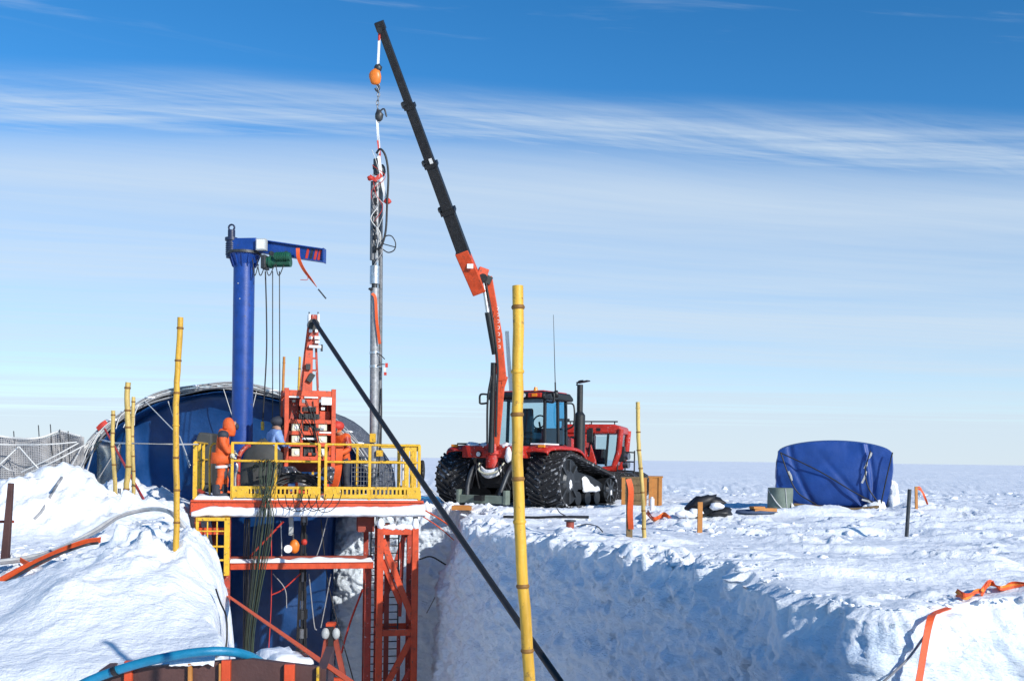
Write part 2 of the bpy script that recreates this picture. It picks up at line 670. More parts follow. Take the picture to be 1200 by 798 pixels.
def ridged(x, y, z=0., octv=4, gain=.5):
    t, a, f = 0, 1, 1
    for i in range(octv):
        t = t + a * (1 - np.abs(pn(x * f + i * 13.3, y * f + i * 5.1, np.asarray(z) * f + i * 2.7)) * 2)
        a *= gain
        f *= 2.1
    return t


def cells(x, y, size, seed=0):
    """angular blocks: every Voronoi cell is a tilted facet at its own height (-1..1)"""
    X, Y = x / size, y / size
    xi, yi = np.floor(X), np.floor(Y)
    best = np.full(X.shape, 1e9)
    out = np.zeros(X.shape)
    for a in (-1, 0, 1):
        for b in (-1, 0, 1):
            gx, gy = xi + a, yi + b
            hsh = _perm[(_perm[(gx.astype(np.int64) + 31 * seed) & 511] + gy.astype(np.int64)) & 511]
            g = _g3[hsh]
            g2 = _g3[(hsh * 7 + 3) & 511]
            dx, dy = X - (gx + .5 + .45 * g[..., 0]), Y - (gy + .5 + .45 * g[..., 1])
            d = dx * dx + dy * dy
            v = g[..., 2] + (g2[..., 0] * dx + g2[..., 1] * dy) * 1.1
            m_ = d < best
            best = np.where(m_, d, best)
            out = np.where(m_, v, out)
    return out


def sstep(a, b, x):
    t = np.clip((x - a) / (b - a), 0, 1)
    return t * t * (3 - 2 * t)


def np_mesh(name, co, quads, mat, smooth=True):
    me = bpy.data.meshes.new(name)
    me.vertices.add(len(co))
    me.vertices.foreach_set('co', co.astype(np.float32).ravel())
    nf = len(quads)
    me.loops.add(nf * 4)
    me.loops.foreach_set('vertex_index', quads.astype(np.int32).ravel())
    me.polygons.add(nf)
    me.polygons.foreach_set('loop_start', np.arange(0, nf * 4, 4, dtype=np.int32))
    me.polygons.foreach_set('loop_total', np.full(nf, 4, dtype=np.int32))
    me.polygons.foreach_set('use_smooth', np.full(nf, smooth))
    me.update(calc_edges=True)
    me.validate()
    me.materials.append(mat)
    o = bpy.data.objects.new(name, me)
    COL.objects.link(o)
    THINGM[o.name] = Matrix.Identity(4)
    return o


def grid_quads(n, m):
    i, j = np.meshgrid(np.arange(n - 1), np.arange(m - 1), indexing='ij')
    a = (i * m + j).ravel()
    return np.stack([a, a + 1, a + m + 1, a + m], axis=1)


# ------------------------------------------------------------------ terrain
PIT = -4.6
# rim of the big cut on the right side of the trench, near end first (plan view)
RIM = [(10.5, 10.9), (7.5, 10.3), (5.2, 9.95), (4.2, 9.55), (3.6, 9.05), (3.2, 9.0), (2.98, 9.5), (2.78, 10.3), (2.62, 11.2), (2.1, 12.6),
       (1.75, 14.2), (.75, 16.7), (-.1, 18.8), (-.72, 20.7), (-1.12, 22.5), (-1.16, 23.0), (-.95, 23.4), (-.55, 24.2), (-.6, 25.3),
       (-1.0, 26.35), (-2.4, 26.95), (-4.2, 27.7), (-5.0, 28.4), (-6.4, 28.6)]
LEFT = [(-11.5, 28.4), (-8.3, 27.4), (-7.3, 25.0), (-6.95, 22.0), (-6.1, 19.2), (-4.9, 15.6), (-3.6, 12.4), (-2.75, 9.9), (-2.35, 8.6),
        (-2.1, 7.6), (-1.6, 6.2), (-1.0, 4.9), (2, 4.7), (9, 4.6)]


def chaikin(p, n=2):
    p = [np.array(q, float) for q in p]
    for _ in range(n):
        q = [p[0]]
        for a, b in zip(p[:-1], p[1:]):
            q += [a * .75 + b * .25, a * .25 + b * .75]
        p = q + [p[-1]]
    return np.array(p)


rim = chaikin(RIM, 2)
leftp = chaikin(LEFT, 2)
poly = np.concatenate([rim, leftp])


def dist_poly(x, y, pts, closed=False):
    d = np.full(x.shape, 1e9)
    n = len(pts)
    for i in range(n if closed else n - 1):
        a, b = pts[i], pts[(i + 1) % n]
        ab = b - a
        t = np.clip(((x - a[0]) * ab[0] + (y - a[1]) * ab[1]) / (ab @ ab + 1e-12), 0, 1)
        dx, dy = x - a[0] - t * ab[0], y - a[1] - t * ab[1]
        d = np.minimum(d, dx * dx + dy * dy)
    return np.sqrt(d)


def inside_poly(x, y, pts):
    r = np.zeros(x.shape, bool)
    n = len(pts)
    j = n - 1
    for i in range(n):
        xi, yi = pts[i]
        xj, yj = pts[j]
        c = ((yi > y) != (yj > y)) & (x < (xj - xi) * (y - yi) / (yj - yi + 1e-12) + xi)
        r ^= c
        j = i
    return r


def gb(x, y, cx, cy, sx, sy, h, rot=0., p=2.):
    c, s = math.cos(rot), math.sin(rot)
    u = ((x - cx) * c + (y - cy) * s) / sx
    v = (-(x - cx) * s + (y - cy) * c) / sy
    return h * np.exp(-(u * u + v * v) ** (p / 2))


HOSEPATH = [P(-15, 660, 10.6), P(30, 654, 11.2), P(70, 643, 12.0), P(105, 625, 12.8), P(135, 607, 13.6), P(165, 598, 13.9), P(190, 597, 13.6), P(208, 607, 13.2), P(222, 630, 13.0), P(236, 652, 13.0), P(243, 680, 13.0)]
STRAPPATH = [P(-12, 692, 9.7), P(15, 676, 10.2), P(45, 661, 10.7), P(75, 647, 11.2), P(100, 638, 11.5), P(118, 635, 11.6)]


def settle(x, y, h, path, wd, gapz):
    """the snow lies just below a hose resting on it"""
    m = (x < -3.2) & (y > 8.5) & (y < 15.5)
    if not m.any():
        return h
    xs_, ys_ = x[m], y[m]
    best = np.full(xs_.shape, 1e9)
    zz = np.zeros(xs_.shape)
    for a, b in zip(path[:-1], path[1:]):
        ab = b - a
        t = np.clip(((xs_ - a.x) * ab.x + (ys_ - a.y) * ab.y) / (ab.x ** 2 + ab.y ** 2), 0, 1)
        d = (xs_ - a.x - t * ab.x) ** 2 + (ys_ - a.y - t * ab.y) ** 2
        k = d < best
        best = np.where(k, d, best)
        zz = np.where(k, a.z + t * ab.z, zz)
    w = np.exp(-best / wd ** 2)
    h = h.copy()
    h[m] = h[m] * (1 - w) + np.clip(h[m], zz - gapz - .12, zz - gapz) * w
    return h


def ground_h(x, y):
    """height of the snow surface away from the pit"""
    x, y = np.asarray(x, float), np.asarray(y, float)
    near = 1 - sstep(45, 110, y)
    h = .15 + .05 * sstep(16, 24, y)
    h = h + .05 * fbm(x / 4.5, y / 3.5, 1.3, 3) * near
    # broad, low wind dunes far out
    far = sstep(30, 60, y)
    h = h + far * (.10 * fbm(x / 22, y / 9, 4.2, 3) + .05 * fbm(x / 6, y / 3, 8.1, 3))
    # broken, trampled snow beside the cut; rougher in patches
    right = sstep(-1.5, 1.0, x + .2 * (y - 20))
    patch = sstep(-.15, .35, fbm(x / 3.2, y / 2.6, 7.7, 2))
    patch = patch * sstep(-.3, .2, fbm(x / 1.4, y / .9, 1.9, 2))
    amp = right * near * (.006 + .075 * patch)
    amp = amp * (1 - .85 * gb(x, y, 4.1, 11.9, 2.3, .85, 1.0, .0, 4))
    track = np.clip(gb(x, y, .9, 25.6, 2.6, 1.0, 1.0, 0, 4), 0, 1)
    amp = amp * (1 - .6 * track)
    ch = np.maximum(fbm(x / .55 + .3 * fbm(x / .7, y / .7, 3.1, 2), y / .30, 2.2, 5, .60), -.18)
    ch = np.where(ch > .35, .35 + .25 * (ch - .35), ch)
    wx = x + .12 * fbm(x / .3, y / .3, 2.5, 2)
    h = h + amp * (ch * 1.3 + .42 * np.maximum(cells(wx, y * 1.3, .21, 1), -.2) * sstep(.05, .5, patch))
    h = h + right * near * .012 * fbm(x / .12, y / .10, 3.4, 2)
    farrub = sstep(28, 32, y) * (1 - sstep(50, 75, y))
    h = h + farrub * (.05 + .09 * sstep(-.1, .4, fbm(x / 5, y / 4, 6.1, 2))) * np.maximum(fbm(x / 1.7 + .2 * y, y / .6, 5.2, 5, .62), -.2)
    # sastrugi out on the plain
    h = h + far * .05 * ridged(x / 5.0 + .25 * y / 5, y / 1.8, .4, 3) * (1 - sstep(250, 700, y))
    # wind drift with a smooth face, and the long berm in front of the covered load
    h = h + gb(x, y, 4.3, 12.2, 2.0, .75, .20, .10, 2.4) + gb(x, y, 2.9, 11.6, .9, .5, .06, .2)
    h = h + gb(x, y, 5.9, 13.1, 1.0, .55, .10, -.2) + gb(x, y, 7.2, 15.6, 1.4, .4, .14, .1)
    by = 24.6 + .05 * (x - 6) + .25 * np.sin(x * .9)
    h = h + .17 * np.exp(-((y - by) / .5) ** 2) * sstep(.8, 3.0, x) * (1 + .35 * fbm(x / 1.1, y / 1.1, .2, 2))
    h = h + gb(x, y, 10.4, 26.3, .9, .8, .38) + gb(x, y, 3.3, 23.4, 1.2, .35, .10)
    h = h + .10 * right * near * sstep(.1, .5, fbm(x / 1.9 + 4, y / .8 + .3 * x, 5.5, 2)) * (1 - sstep(24, 28, y))
    h = h + gb(x, y, 9.5, 21.0, 2.0, .35, .14, .1) + gb(x, y, 6.6, 19.2, .5, .35, .16) + gb(x, y, 7.8, 18.0, .4, .3, .12)
    # heaped spoil on the left bank
    L = 1 - sstep(-2.2, -1.0, x)
    lf = fbm(x / 1.1, y / 1.1, 9.9, 4, .5)
    b = gb(x, y, -3.25, 9.7, .95, 1.5, .45, .12, 2.6)           # near heap, steep towards the camera
    b = b + gb(x, y, -4.6, 9.6, 1.6, 1.5, .14) + gb(x, y, -5.4, 8.6, .8, .9, .10) + gb(x, y, -2.9, 10.9, .5, .7, .20)
    b = b - .30 * (1 - sstep(5.8, 8.2, y)) - .35 * (1 - sstep(6.3, 7.1, y)) + gb(x, y, -3.6, 8.3, .45, .40, .10) - gb(x, y, -4.15, 8.3, .3, .45, .10)
    b = b + gb(x, y, -3.6, 12.1, .7, .8, .26) + gb(x, y, -4.2, 12.6, .6, .5, .18)
    kk = x / np.maximum(y, 3)
    b = b * (1 - .9 * sstep(-.325, -.255, kk + .012 * lf) * sstep(7.0, 8.0, y) * (1 - sstep(11.5, 14, y)))
    b = b + gb(x, y, -7.55, 15.9, .85, 1.2, .85, 0, 2.4) + gb(x, y, -6.5, 16.1, .8, 1.2, .62, .3)
    b = b + gb(x, y, -9.4, 16.4, 1.1, 1.3, .7) + gb(x, y, -5.3, 17.0, .8, 1.4, .42) + gb(x, y, -4.9, 14.6, .7, .8, .36)
    b = b + gb(x, y, -12.5, 17.5, 2.0, 2.0, .9) + gb(x, y, -10.5, 22.5, 3.0, 2.5, .55) + gb(x, y, -6.9, 20.6, .5, 1.5, .25)
    b = b + gb(x, y, -8.9, 23.8, 1.0, 1.1, .3)
    b = b - gb(x, y, -6.0, 12.4, 1.7, .8, .10, .25)
    k = np.clip(b / .5, .15, 1.0)
    lump = .17 * k * lf + .05 * k * np.maximum(fbm(x / .45, y / .4, 4.4, 3, .5), -.1)
    val = gb(x, y, -5.6, 12.1, 2.4, 1.1, 1., .3, 3) + gb(x, y, -4.0, 13.6, 1.0, 1.0, 1.)
    val = val + gb(x, y, -4.6, 10.9, 1.6, .9, 1., .2, 3) + gb(x, y, -3.3, 11.2, .8, .7, 1.)
    bl = fbm(x / .42, y / .36, 1.4, 4, .6)
    bl = np.where(bl > .22, .22 + .2 * (bl - .22), bl)
    wx = x + .15 * fbm(x / .4, y / .4, 2.5, 2)
    wy = y + .15 * fbm(x / .4, y / .4, 6.5, 2)
    vc = np.clip(val, 0, 1)
    lump = lump + .20 * vc * np.maximum(bl, -.3) + vc * (.12 * np.maximum(cells(wx, wy, .42, 2), -.6) + .06 * cells(wx, wy, .19, 5))
    lump = lump + .07 * k * np.maximum(cells(wx, wy * .8, .75, 8), -.3) * (1 - vc)
    lump = lump + .09 * k * np.maximum(fbm(x / .34 + 7, y / .3, 2.9, 4, .6), -.12)
    lump = lump + .22 * k * np.minimum(np.abs(fbm(x / .9 + 2, y / .75, 6.3, 3, .55)), .4) - .04 * k
    smoothface = gb(x, y, -3.8, 7.6, 2.2, 1.3, 1., 0, 3)
    lump = lump * (1 - .72 * np.clip(smoothface, 0, 1))
    h = h + L * (b + lump + .012 * fbm(x / .16, y / .16, .7, 2))
    if h.ndim >= 1:
        h = settle(x, y, h, HOSEPATH, .45, .03)
        h = settle(x, y, h, STRAPPATH, .35, .02)
    return h


def make_ground():
    k_in = np.linspace(-.56, .53, 800)
    k_l = -.56 - np.geomspace(.004, 1.1, 50)[::-1]
    k_r = .53 + np.geomspace(.004, 1.1, 50)
    ks = np.concatenate([k_l, k_in, k_r])
    ys = [-14., -11, -8, -5, -2, 0, 2, 3, 4, 4.5]
    y = 4.9
    while y < 40:
        ys.append(y)
        y += max(.036, .0041 * y)
    while y < 25000:
        ys.append(y)
        y *= 1.03
    ys = np.array(ys)
    YY, KK = np.meshgrid(ys, ks, indexing='ij')
    XX = KK * (np.abs(YY + 8) * .985 + 8 * .015 + np.where(YY < -2, 12, 0))
    h = np.zeros_like(XX)
    m = (YY > -20)
    h[m] = ground_h(XX[m], YY[m])
    reg = (YY < 34) & (np.abs(XX) < 18)
    x, y2 = XX[reg], YY[reg]
    ins = inside_poly(x, y2, poly)
    dl = dist_poly(x, y2, leftp)
    dr = dist_poly(x, y2, rim)
    hh = h[reg]
    jag = .10 * fbm(x / .5, y2 / .5, 3.3, 3)
    sd = np.where(ins, dl, -dl) + jag
    drop = sstep(-.12, .62, sd)
    drop = np.where(ins, drop, np.where(dl < .3, drop, 0))
    zin = hh * (1 - drop) + PIT * drop
    rim_low = np.where(~ins, .6 * (1 - sstep(.25, .62, dr)), 0)      # tucked under the rim strip
    inrim = np.where(ins, sstep(-.0, .1, dr), 0)
    zin = np.where(ins & (dr < dl), hh * 0 + PIT, zin) - rim_low
    h[reg] = zin
    co = np.stack([XX.ravel(), YY.ravel(), h.ravel()], axis=1)
    q = grid_quads(len(ys), len(ks))
    o = np_mesh('snow_ground', co, q, SNOW)
    o['kind'] = 'structure'
    return o


make_ground()


def make_rim():
    """cut face of the trench with its crumbling rim, one continuous sheet"""
    d = np.linalg.norm(np.diff(rim, axis=0), axis=1)
    s = np.concatenate([[0], np.cumsum(d)])
    n = int(s[-1] / .032)
    t = np.linspace(0, s[-1], n)
    px, py = np.interp(t, s, rim[:, 0]), np.interp(t, s, rim[:, 1])
    ker = np.ones(9) / 9
    pxs = np.convolve(np.pad(px, 4, 'edge'), ker, 'valid')
    pys = np.convolve(np.pad(py, 4, 'edge'), ker, 'valid')
    tx, ty = np.gradient(pxs), np.gradient(pys)
    ker = np.ones(25) / 25
    tx = np.convolve(np.pad(tx, 12, 'edge'), ker, 'valid')
    ty = np.convolve(np.pad(ty, 12, 'edge'), ker, 'valid')
    ln = np.hypot(tx, ty)
    nx, ny = ty / ln, -tx / ln            # points into the bank (right-hand side walking away from the camera)
    mid = n // 2
    rows = []
    wall_v = np.linspace(1, 0, 105)       # depth fraction
    H = ground_h(pxs, pys)
    top_d = np.concatenate([np.linspace(.0, .35, 14), np.linspace(.39, .85, 13)])
    z0 = PIT - .1
    for v in wall_v[:-1]:
        z = H - .05 + (z0 - H) * v
        depth = (H - z)
        # the cut leans out towards its foot; scooped lumps, horizontal layers, scraper marks
        lean = (.16 + .34 * np.exp(-((px - 3.0) ** 2 + (py - 9.4) ** 2) / 1.1) + .08 * np.exp(-((py - 23) / 1.5) ** 2)) * np.minimum(depth, 1.6) + .1 * np.maximum(depth - 1.6, 0)
        dsp = .15 * fbm(px / 1.2 + 3, py / 1.2, z / .9, 3) + .065 * fbm(px / .42, py / .42, z / .28, 4, .6)
        dsp += .04 * ridged(px / .45, py / .45, z / .13 + 3, 3) + .035 * fbm(px / .13, py / .13, z / .11, 3, .6) + .03 * cells(t + .1 * fbm(px / .3, py / .3, z, 2), z * 1.6 + .1 * fbm(px / .3, py / .3, z + 5, 2), .33, 3)
        fin = sstep(0, .5, depth)
        lip = (1 - fin) * (.30 * np.maximum(fbm(px / .6 + 5, py / .6, 2.2, 4, .6), -.5) + .06 * fbm(px / .12, py / .12, z / .12, 2))
        off = -(lean + dsp * (.25 + .75 * fin) + lip) + .02
        rows.append(np.stack([pxs + nx * off, pys + ny * off, z], axis=1))
    base = rows[-1]
    for dd in top_d:
        x0 = pxs + nx * dd
        y0 = pys + ny * dd
        w = sstep(0, .3, np.full_like(x0, dd))
        x0 = x0 * w + (base[:, 0] + nx * dd) * (1 - w)
        y0 = y0 * w + (base[:, 1] + ny * dd) * (1 - w)
        hh = ground_h(x0, y0)
        crumb = np.maximum(fbm(x0 / .3, y0 / .3, 6.6, 4, .6), -.15)
        patch = sstep(-.2, .3, fbm(px / 1.6, py / 1.6, 8.8, 2))
        lift = (.02 + .15 * patch * crumb + .07 * np.maximum(fbm(px / .9, py / .9, 1.1, 2), -.6)) * (1 - sstep(.25, .8, np.full_like(x0, dd)))
        rnd = -.09 * (1 - sstep(0, .16, np.full_like(x0, dd)))
        z = hh + lift + rnd + .012 - .09 * sstep(.6, .85, np.full_like(x0, dd))
        rows.append(np.stack([x0, y0, z], axis=1))
    co = np.concatenate(rows)
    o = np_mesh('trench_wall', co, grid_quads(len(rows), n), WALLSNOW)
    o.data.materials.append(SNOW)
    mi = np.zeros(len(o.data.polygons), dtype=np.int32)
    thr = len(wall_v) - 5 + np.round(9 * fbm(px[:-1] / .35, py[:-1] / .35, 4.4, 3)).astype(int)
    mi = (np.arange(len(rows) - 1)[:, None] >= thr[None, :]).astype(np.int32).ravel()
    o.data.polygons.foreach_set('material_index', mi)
    o['kind'] = 'structure'
    from mathutils.bvhtree import BVHTree
    bvh = BVHTree.FromPolygons(co.tolist(), grid_quads(len(rows), n).tolist())
    return pxs, pys, nx, ny, H, bvh




rim_px, rim_py, rim_nx, rim_ny, rim_H, RIMBVH = make_rim()


def make_rubble():
    """crumbled lumps of snow, thousands of them"""
    rng = random.Random(5)
    vv, ff = [], []
    base = bmesh.new()
    bmesh.ops.create_icosphere(base, subdivisions=1, radius=1)
    bv = np.array([v.co[:] for v in base.verts])
    bf = np.array([[v.index for v in f.verts] for f in base.faces])
    base.free()
    pts = []
    for i in range(500):
        k = rng.randrange(len(rim_px))
        d = rng.gauss(.12, .22)
        if d < -.03:
            d = -d
        r = .012 + .05 * rng.random() ** 4
        pts.append((rim_px[k] + rim_nx[k] * d, rim_py[k] + rim_ny[k] * d, r))
    for i in range(1100):
        y = 9 + 17 * rng.random()
        x = -1 + (y * .52 + 1) * rng.random()
        pts.append((x, y, .01 + .06 * rng.random() ** 6))
    for i in range(260):
        x, y = rng.gauss(4.6, 1.4), rng.gauss(19.5, .8)
        pts.append((x, y, .02 + .08 * rng.random() ** 3))
    for i in range(500):
        y = 27 + 22 * rng.random()
        x = 1.5 + (y * .5) * rng.random()
        pts.append((x, y, .02 + .13 * rng.random() ** 4))
    for i in range(700):
        x, y = rng.gauss(-5.2, 1.5), rng.gauss(12.6, .8)
        pts.append((x, y, .02 + .06 * rng.random() ** 3))
    P2 = np.array(pts)
    ins = inside_poly(P2[:, 0], P2[:, 1], poly)
    drl = dist_poly(P2[:, 0], P2[:, 1], leftp)
    P2 = P2[(~ins) & (drl > .25)]
    hz = ground_h(P2[:, 0], P2[:, 1])
    drr = dist_poly(P2[:, 0], P2[:, 1], rim)
    hz = hz + np.where(drr < .6, .05 * (1 - drr / .6), 0)
    k = 0
    for (x, y, r), z in zip(P2, hz):
        a = rng.random() * 6.28
        c, s = math.cos(a), math.sin(a)
        sc = np.array([r * rng.uniform(.9, 2.2), r * rng.uniform(.7, 1.2), r * rng.uniform(.35, .7)])
        p = bv * (1 + .45 * np.array([rng.uniform(-1, 1) for _ in range(len(bv))]))[:, None] * sc
        p = np.stack([p[:, 0] * c - p[:, 1] * s + x, p[:, 0] * s + p[:, 1] * c + y, p[:, 2] + z - r * .1], axis=1)
        vv.append(p)
        ff.append(bf + k)
        k += len(bv)
    me = bpy.data.meshes.new('snow_rubble')
    V, F = np.concatenate(vv), np.concatenate(ff)
    me.vertices.add(len(V))
    me.vertices.foreach_set('co', V.astype(np.float32).ravel())
    me.loops.add(len(F) * 3)
    me.loops.foreach_set('vertex_index', F.astype(np.int32).ravel())
    me.polygons.add(len(F))
    me.polygons.foreach_set('loop_start', np.arange(0, len(F) * 3, 3, dtype=np.int32))
    me.polygons.foreach_set('loop_total', np.full(len(F), 3, dtype=np.int32))
    me.polygons.foreach_set('use_smooth', np.full(len(F), True))
    me.update(calc_edges=True)
    me.materials.append(LOOSE)
    o = bpy.data.objects.new('snow_rubble', me)
    COL.objects.link(o)
    tag(o, 'crumbled white lumps of snow strewn over the trampled surface', 'snow', kind='stuff')


make_rubble()


def gz(x, y):
    return float(ground_h(np.array([x]), np.array([y]))[0])


_GY = np.arange(4.5, 70, .06)


def G(px, py):
    """ground point under a photo pixel: march the ray until it meets the snow"""
    a = P(px, py, 1.0) - EYE
    X, Z = EYE.x + a.x * _GY, EYE.z + a.z * _GY
    H = ground_h(X, _GY)
    hit = np.nonzero(Z < H)[0]
    if len(hit) == 0:
        return P(px, py, 40)
    i = hit[0]
    return Vector((X[i], _GY[i], H[i]))


def onwall(px, py, lift=.03):
    """point on the cut face under a photo pixel"""
    d = (P(px, py, 1.0) - EYE).normalized()
    hit = RIMBVH.ray_cast(EYE, d)
    return (hit[0] - d * lift) if hit[0] is not None else G(px, py)


#==SECTION2==
# ------------------------------------------------------------------ arched shelter over the end of the trench
AY = 26.5
ac = P(262, 590, AY)
A_CX, A_Z0 = ac.x, ac.z
A_A = (178 / 1200) * AY
A_H = P(262, 453, AY).z - A_Z0


def arch(t, y, da=0., dh=0.):
    a = math.pi * t
    return Vector((A_CX - (A_A + da) * math.cos(a), y, A_Z0 + (A_H + dh) * math.sin(a)))


shelter = thing('arched_shelter', 'blue tarpaulin arched shelter with roped grey netting over its rim, behind the platform', 'shelter', (A_CX, AY, A_Z0))
m = MB()
rows = []
for j in range(14):
    y = AY + .02 + j * .4
    rows.append([arch(i / 40, y, .06 * math.sin(j * 1.3 + i * .5) - .05 * (j % 2), .05 * math.sin(i * .9 + j)) for i in range(41)])
m.grid(rows)
m.build('net_cover', paint('dusky_cover', (.09, .10, .125), .75, var=.4, scale=4, frost=.3), shelter, w=True, solid=.03)
m = MB()
rows = []
for j in range(14):
    y = AY + .03 + j * .4
    rows.append([arch(i / 40, y, -.14 + .03 * math.sin(i * .7 + j), -.14 + .03 * math.sin(i + j * 2)) for i in range(41)])
m.grid(rows)
m.build('lining', BLUETARP, shelter, w=True, solid=.015)
# end curtain, hanging down into the pit
m = MB()
rows = []
NY = 46
for i in range(61):
    t = i / 60
    x = A_CX - (A_A - .15) * math.cos(math.pi * t)
    ztop = A_Z0 + (A_H - .13) * math.sin(math.pi * t)
    zb = PIT + .0 if x < -4.75 else A_Z0 - .3
    if x > -5.6 and x < -4.75:
        zb = PIT
    col = []
    for k in range(NY):
        z = ztop + (zb - ztop) * k / (NY - 1)
        w = .11 * mnoise.noise(Vector((x * .55, z * .8, 1))) + .05 * mnoise.noise(Vector((x * 1.7 + z * .8, z * .7, 4)))
        w += .03 * math.sin((x * 2.2 + z * 1.3 + 2 * mnoise.noise(Vector((x * .5, z * .5, 2)))) * 2.5)
        col.append(Vector((x, AY + .62 + w + .25 * math.sin(math.pi * max(0, min(1, (z - 0) / 3))), z)))
    rows.append(col)
m.grid(rows)
m.build('curtain', BLUETARP, shelter, w=True, solid=.01)
rng = random.Random(3)
for q in range(7):
    m = MB()
    ph = rng.random() * 6
    da0 = [-.07, .0, .05, .09, .03, -.03, .1][q]
    r0 = [.028, .022, .018, .03, .014, .016, .012][q]
    y0 = AY - [.02, .06, .03, .0, .09, .05, -.15][q]
    pts = [arch(i / 60, y0 + .02 * math.sin(i * .7 + ph), da0 + .03 * math.sin(i * .43 + ph), da0 + .03 * math.sin(i * .61 + ph * 2)) for i in range(61)]
    m.tube(pts, r0, 6)
    m.build('rim_rope', [GREYROPE, NETM, GREYROPE, GREYROPE, ROPE, GREYROPE, NETM][q], shelter, w=True)
# snow and loops caught on the rim
for i in range(30):
    t = rng.uniform(.12, .9)
    p = arch(t, AY + rng.uniform(-.05, .3), .05, .06)
    m = MB()
    m.blob(p, (rng.uniform(.06, .2), .1, .035), seed=i, n=7, m=5)
    m.build('snow_lump', LOOSE, shelter, w=True)
m = MB()
for i in range(26):
    t = .03 + .30 * rng.random()
    p = arch(t, AY - .08, .04, .04)
    q = p + Vector((rng.uniform(-.5, -.05), rng.uniform(-.3, .0), -rng.uniform(.3, .9)))
    q.z = max(q.z, gz(q.x, q.y))
    m.tube(sm([p, (p + q) / 2 + Vector((-.04, 0, .06)), q], 5), .013, 5)
m.build('lashing', ROPE, shelter, w=True)
for a, b in (((262, 456), (276, 500)), ((301, 457), (291, 500)), ((197, 470), (222, 548))):
    m = MB()
    m.tube([P(a[0], a[1], AY - .05), P(b[0], b[1], AY + .15)], .011, 5)
    m.build('tie_rope', ROPE, shelter, w=True)
# pale flap on the left flank
m = MB()
rows = []
for i in range(12):
    t = i / 11
    a = P(112 + 2 * math.sin(t * 4), 517 + 75 * t, AY - .25)
    b = P(142 - 38 * max(0, t - .35) * 1.2, 519 + 78 * t, AY - .1)
    rows.append([a + (b - a) * (k / 7) + Vector((0, .10 * mnoise.noise(Vector((t * 4, k * .6, 2))), 0)) for k in range(8)])
m.grid(rows)
m.build('plastic_flap', PLASTIC, shelter, w=True, solid=.006)
m = MB()
m.ribbon(sm([P(114, 503, AY - .12), P(119, 498, AY - .15), P(125, 494, AY - .12)], 4), .12, .01, (0, 0, 1))
m.build('red_binding', REDROPE, shelter, w=True)
m = MB()
rows = []
for i in range(10):
    t = i / 9
    rows.append([P(122 + 42 * t + 2 * k, 574 + 24 * t + 3.2 * k + 3 * math.sin(t * 9 + k), AY - 1.6 + .06 * k) for k in range(5)])
m.grid(rows)
m.build('torn_net', GREENNET, shelter, w=True, solid=.02)

# netting fence at the far left
fence = thing('netting_fence', 'sagging grey netting fence roped up beside the arched shelter', 'fence', P(40, 560, 25))
m = MB()


def fp(u, v):      # u along, v up
    px = -40 + 135 * u
    top = 513 - 2 * math.sin(u * 9) + (-5 * math.exp(-((u - .82) / .1) ** 2))
    bot = 566 + 4 * math.sin(u * 5)
    return P(px, bot + (top - bot) * v, 24.6 + .9 * u + .12 * math.sin(u * 14 + v * 3) + .1 * math.sin(v * 6 + u * 5))


for i in range(66):
    m.tube([fp(i / 65, k / 14) for k in range(15)], .0085, 4, cap=False)
for k in range(27):
    m.tube([fp(i / 60, k / 26) for i in range(61)], .0085, 4, cap=False)
m.build('netting', NETM, fence, w=True)
m = MB()
m.tube([fp(i / 60, 1.0) + Vector((0, -.02, .02)) for i in range(61)], .03, 6)
m.build('top_rope', ROPE, fence, w=True)
m = MB()
rows = [[fp(i / 40, k / 8) + Vector((0, .18, 0)) for k in range(9)] for i in range(41)]
m.grid(rows)
m.build('backing_sheet', NETM, fence, w=True, solid=.01)
for a, b in (((-20, 560), (22, 523)), ((22, 523), (62, 566)), ((25, 553), (92, 519)), ((30, 556), (100, 521)), ((2, 545), (16, 552)), ((20, 521), (90, 518)), ((35, 562), (80, 545)), ((-20, 518), (20, 521))):
    m = MB()
    m.tube(sm([P(a[0], a[1], 24.3), P((a[0] + b[0]) / 2, (a[1] + b[1]) / 2 + 1.2, 24.2), P(b[0], b[1], 24.5)], 4), .018, 5)
    m.build('guy_rope', ROPE, fence, w=True)
for a, b in (((16, 505), (20, 520)), ((45, 498), (49, 520)), ((59, 497), (63, 516)), ((70, 503), (73, 514)), ((80, 505), (82, 516))):
    m = MB()
    m.tube([P(a[0], a[1], 25.3), P(b[0], b[1] + 40, 25.3)], .013, 5)
    m.build('stick', DARKSTEEL, fence, w=True)

# ------------------------------------------------------------------ drilling platform
PR = R(12)
porg = P(225, 585, 21.0)
DZ = porg.z
plat = thing('drilling_platform', 'steel platform with yellow railings on a red lattice tower standing in the trench', 'platform', (porg.x, porg.y, 0), PR)
DL, DD = 4.74, 4.3


def pt(px, py, ly=0.):
    return LP(plat, px, py, ly=ly)


m = MB()
m.bb(0, DL, .02, DD, DZ - .06, DZ)
m.build('deck_plate', DARKSTEEL, plat)
zf0 = pt(350, 604, 0).z
m = MB()
m.bb(-.02, DL + .02, -.06, .02, zf0 + .01, DZ - .005)
m.bb(-.02, DL + .02, -.10, -.06, DZ - .05, DZ - .008)
m.bb(-.02, DL + .02, -.10, -.06, zf0 + .01, zf0 + .05)
m.build('front_beam', ORANGE, plat, bevel=.006)
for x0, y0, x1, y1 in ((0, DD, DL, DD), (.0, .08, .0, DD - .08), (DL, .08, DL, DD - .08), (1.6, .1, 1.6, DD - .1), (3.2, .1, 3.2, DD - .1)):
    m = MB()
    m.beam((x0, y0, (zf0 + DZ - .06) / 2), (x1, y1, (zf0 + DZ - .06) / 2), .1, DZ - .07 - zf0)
    m.build('floor_beam', DARKRED, plat)
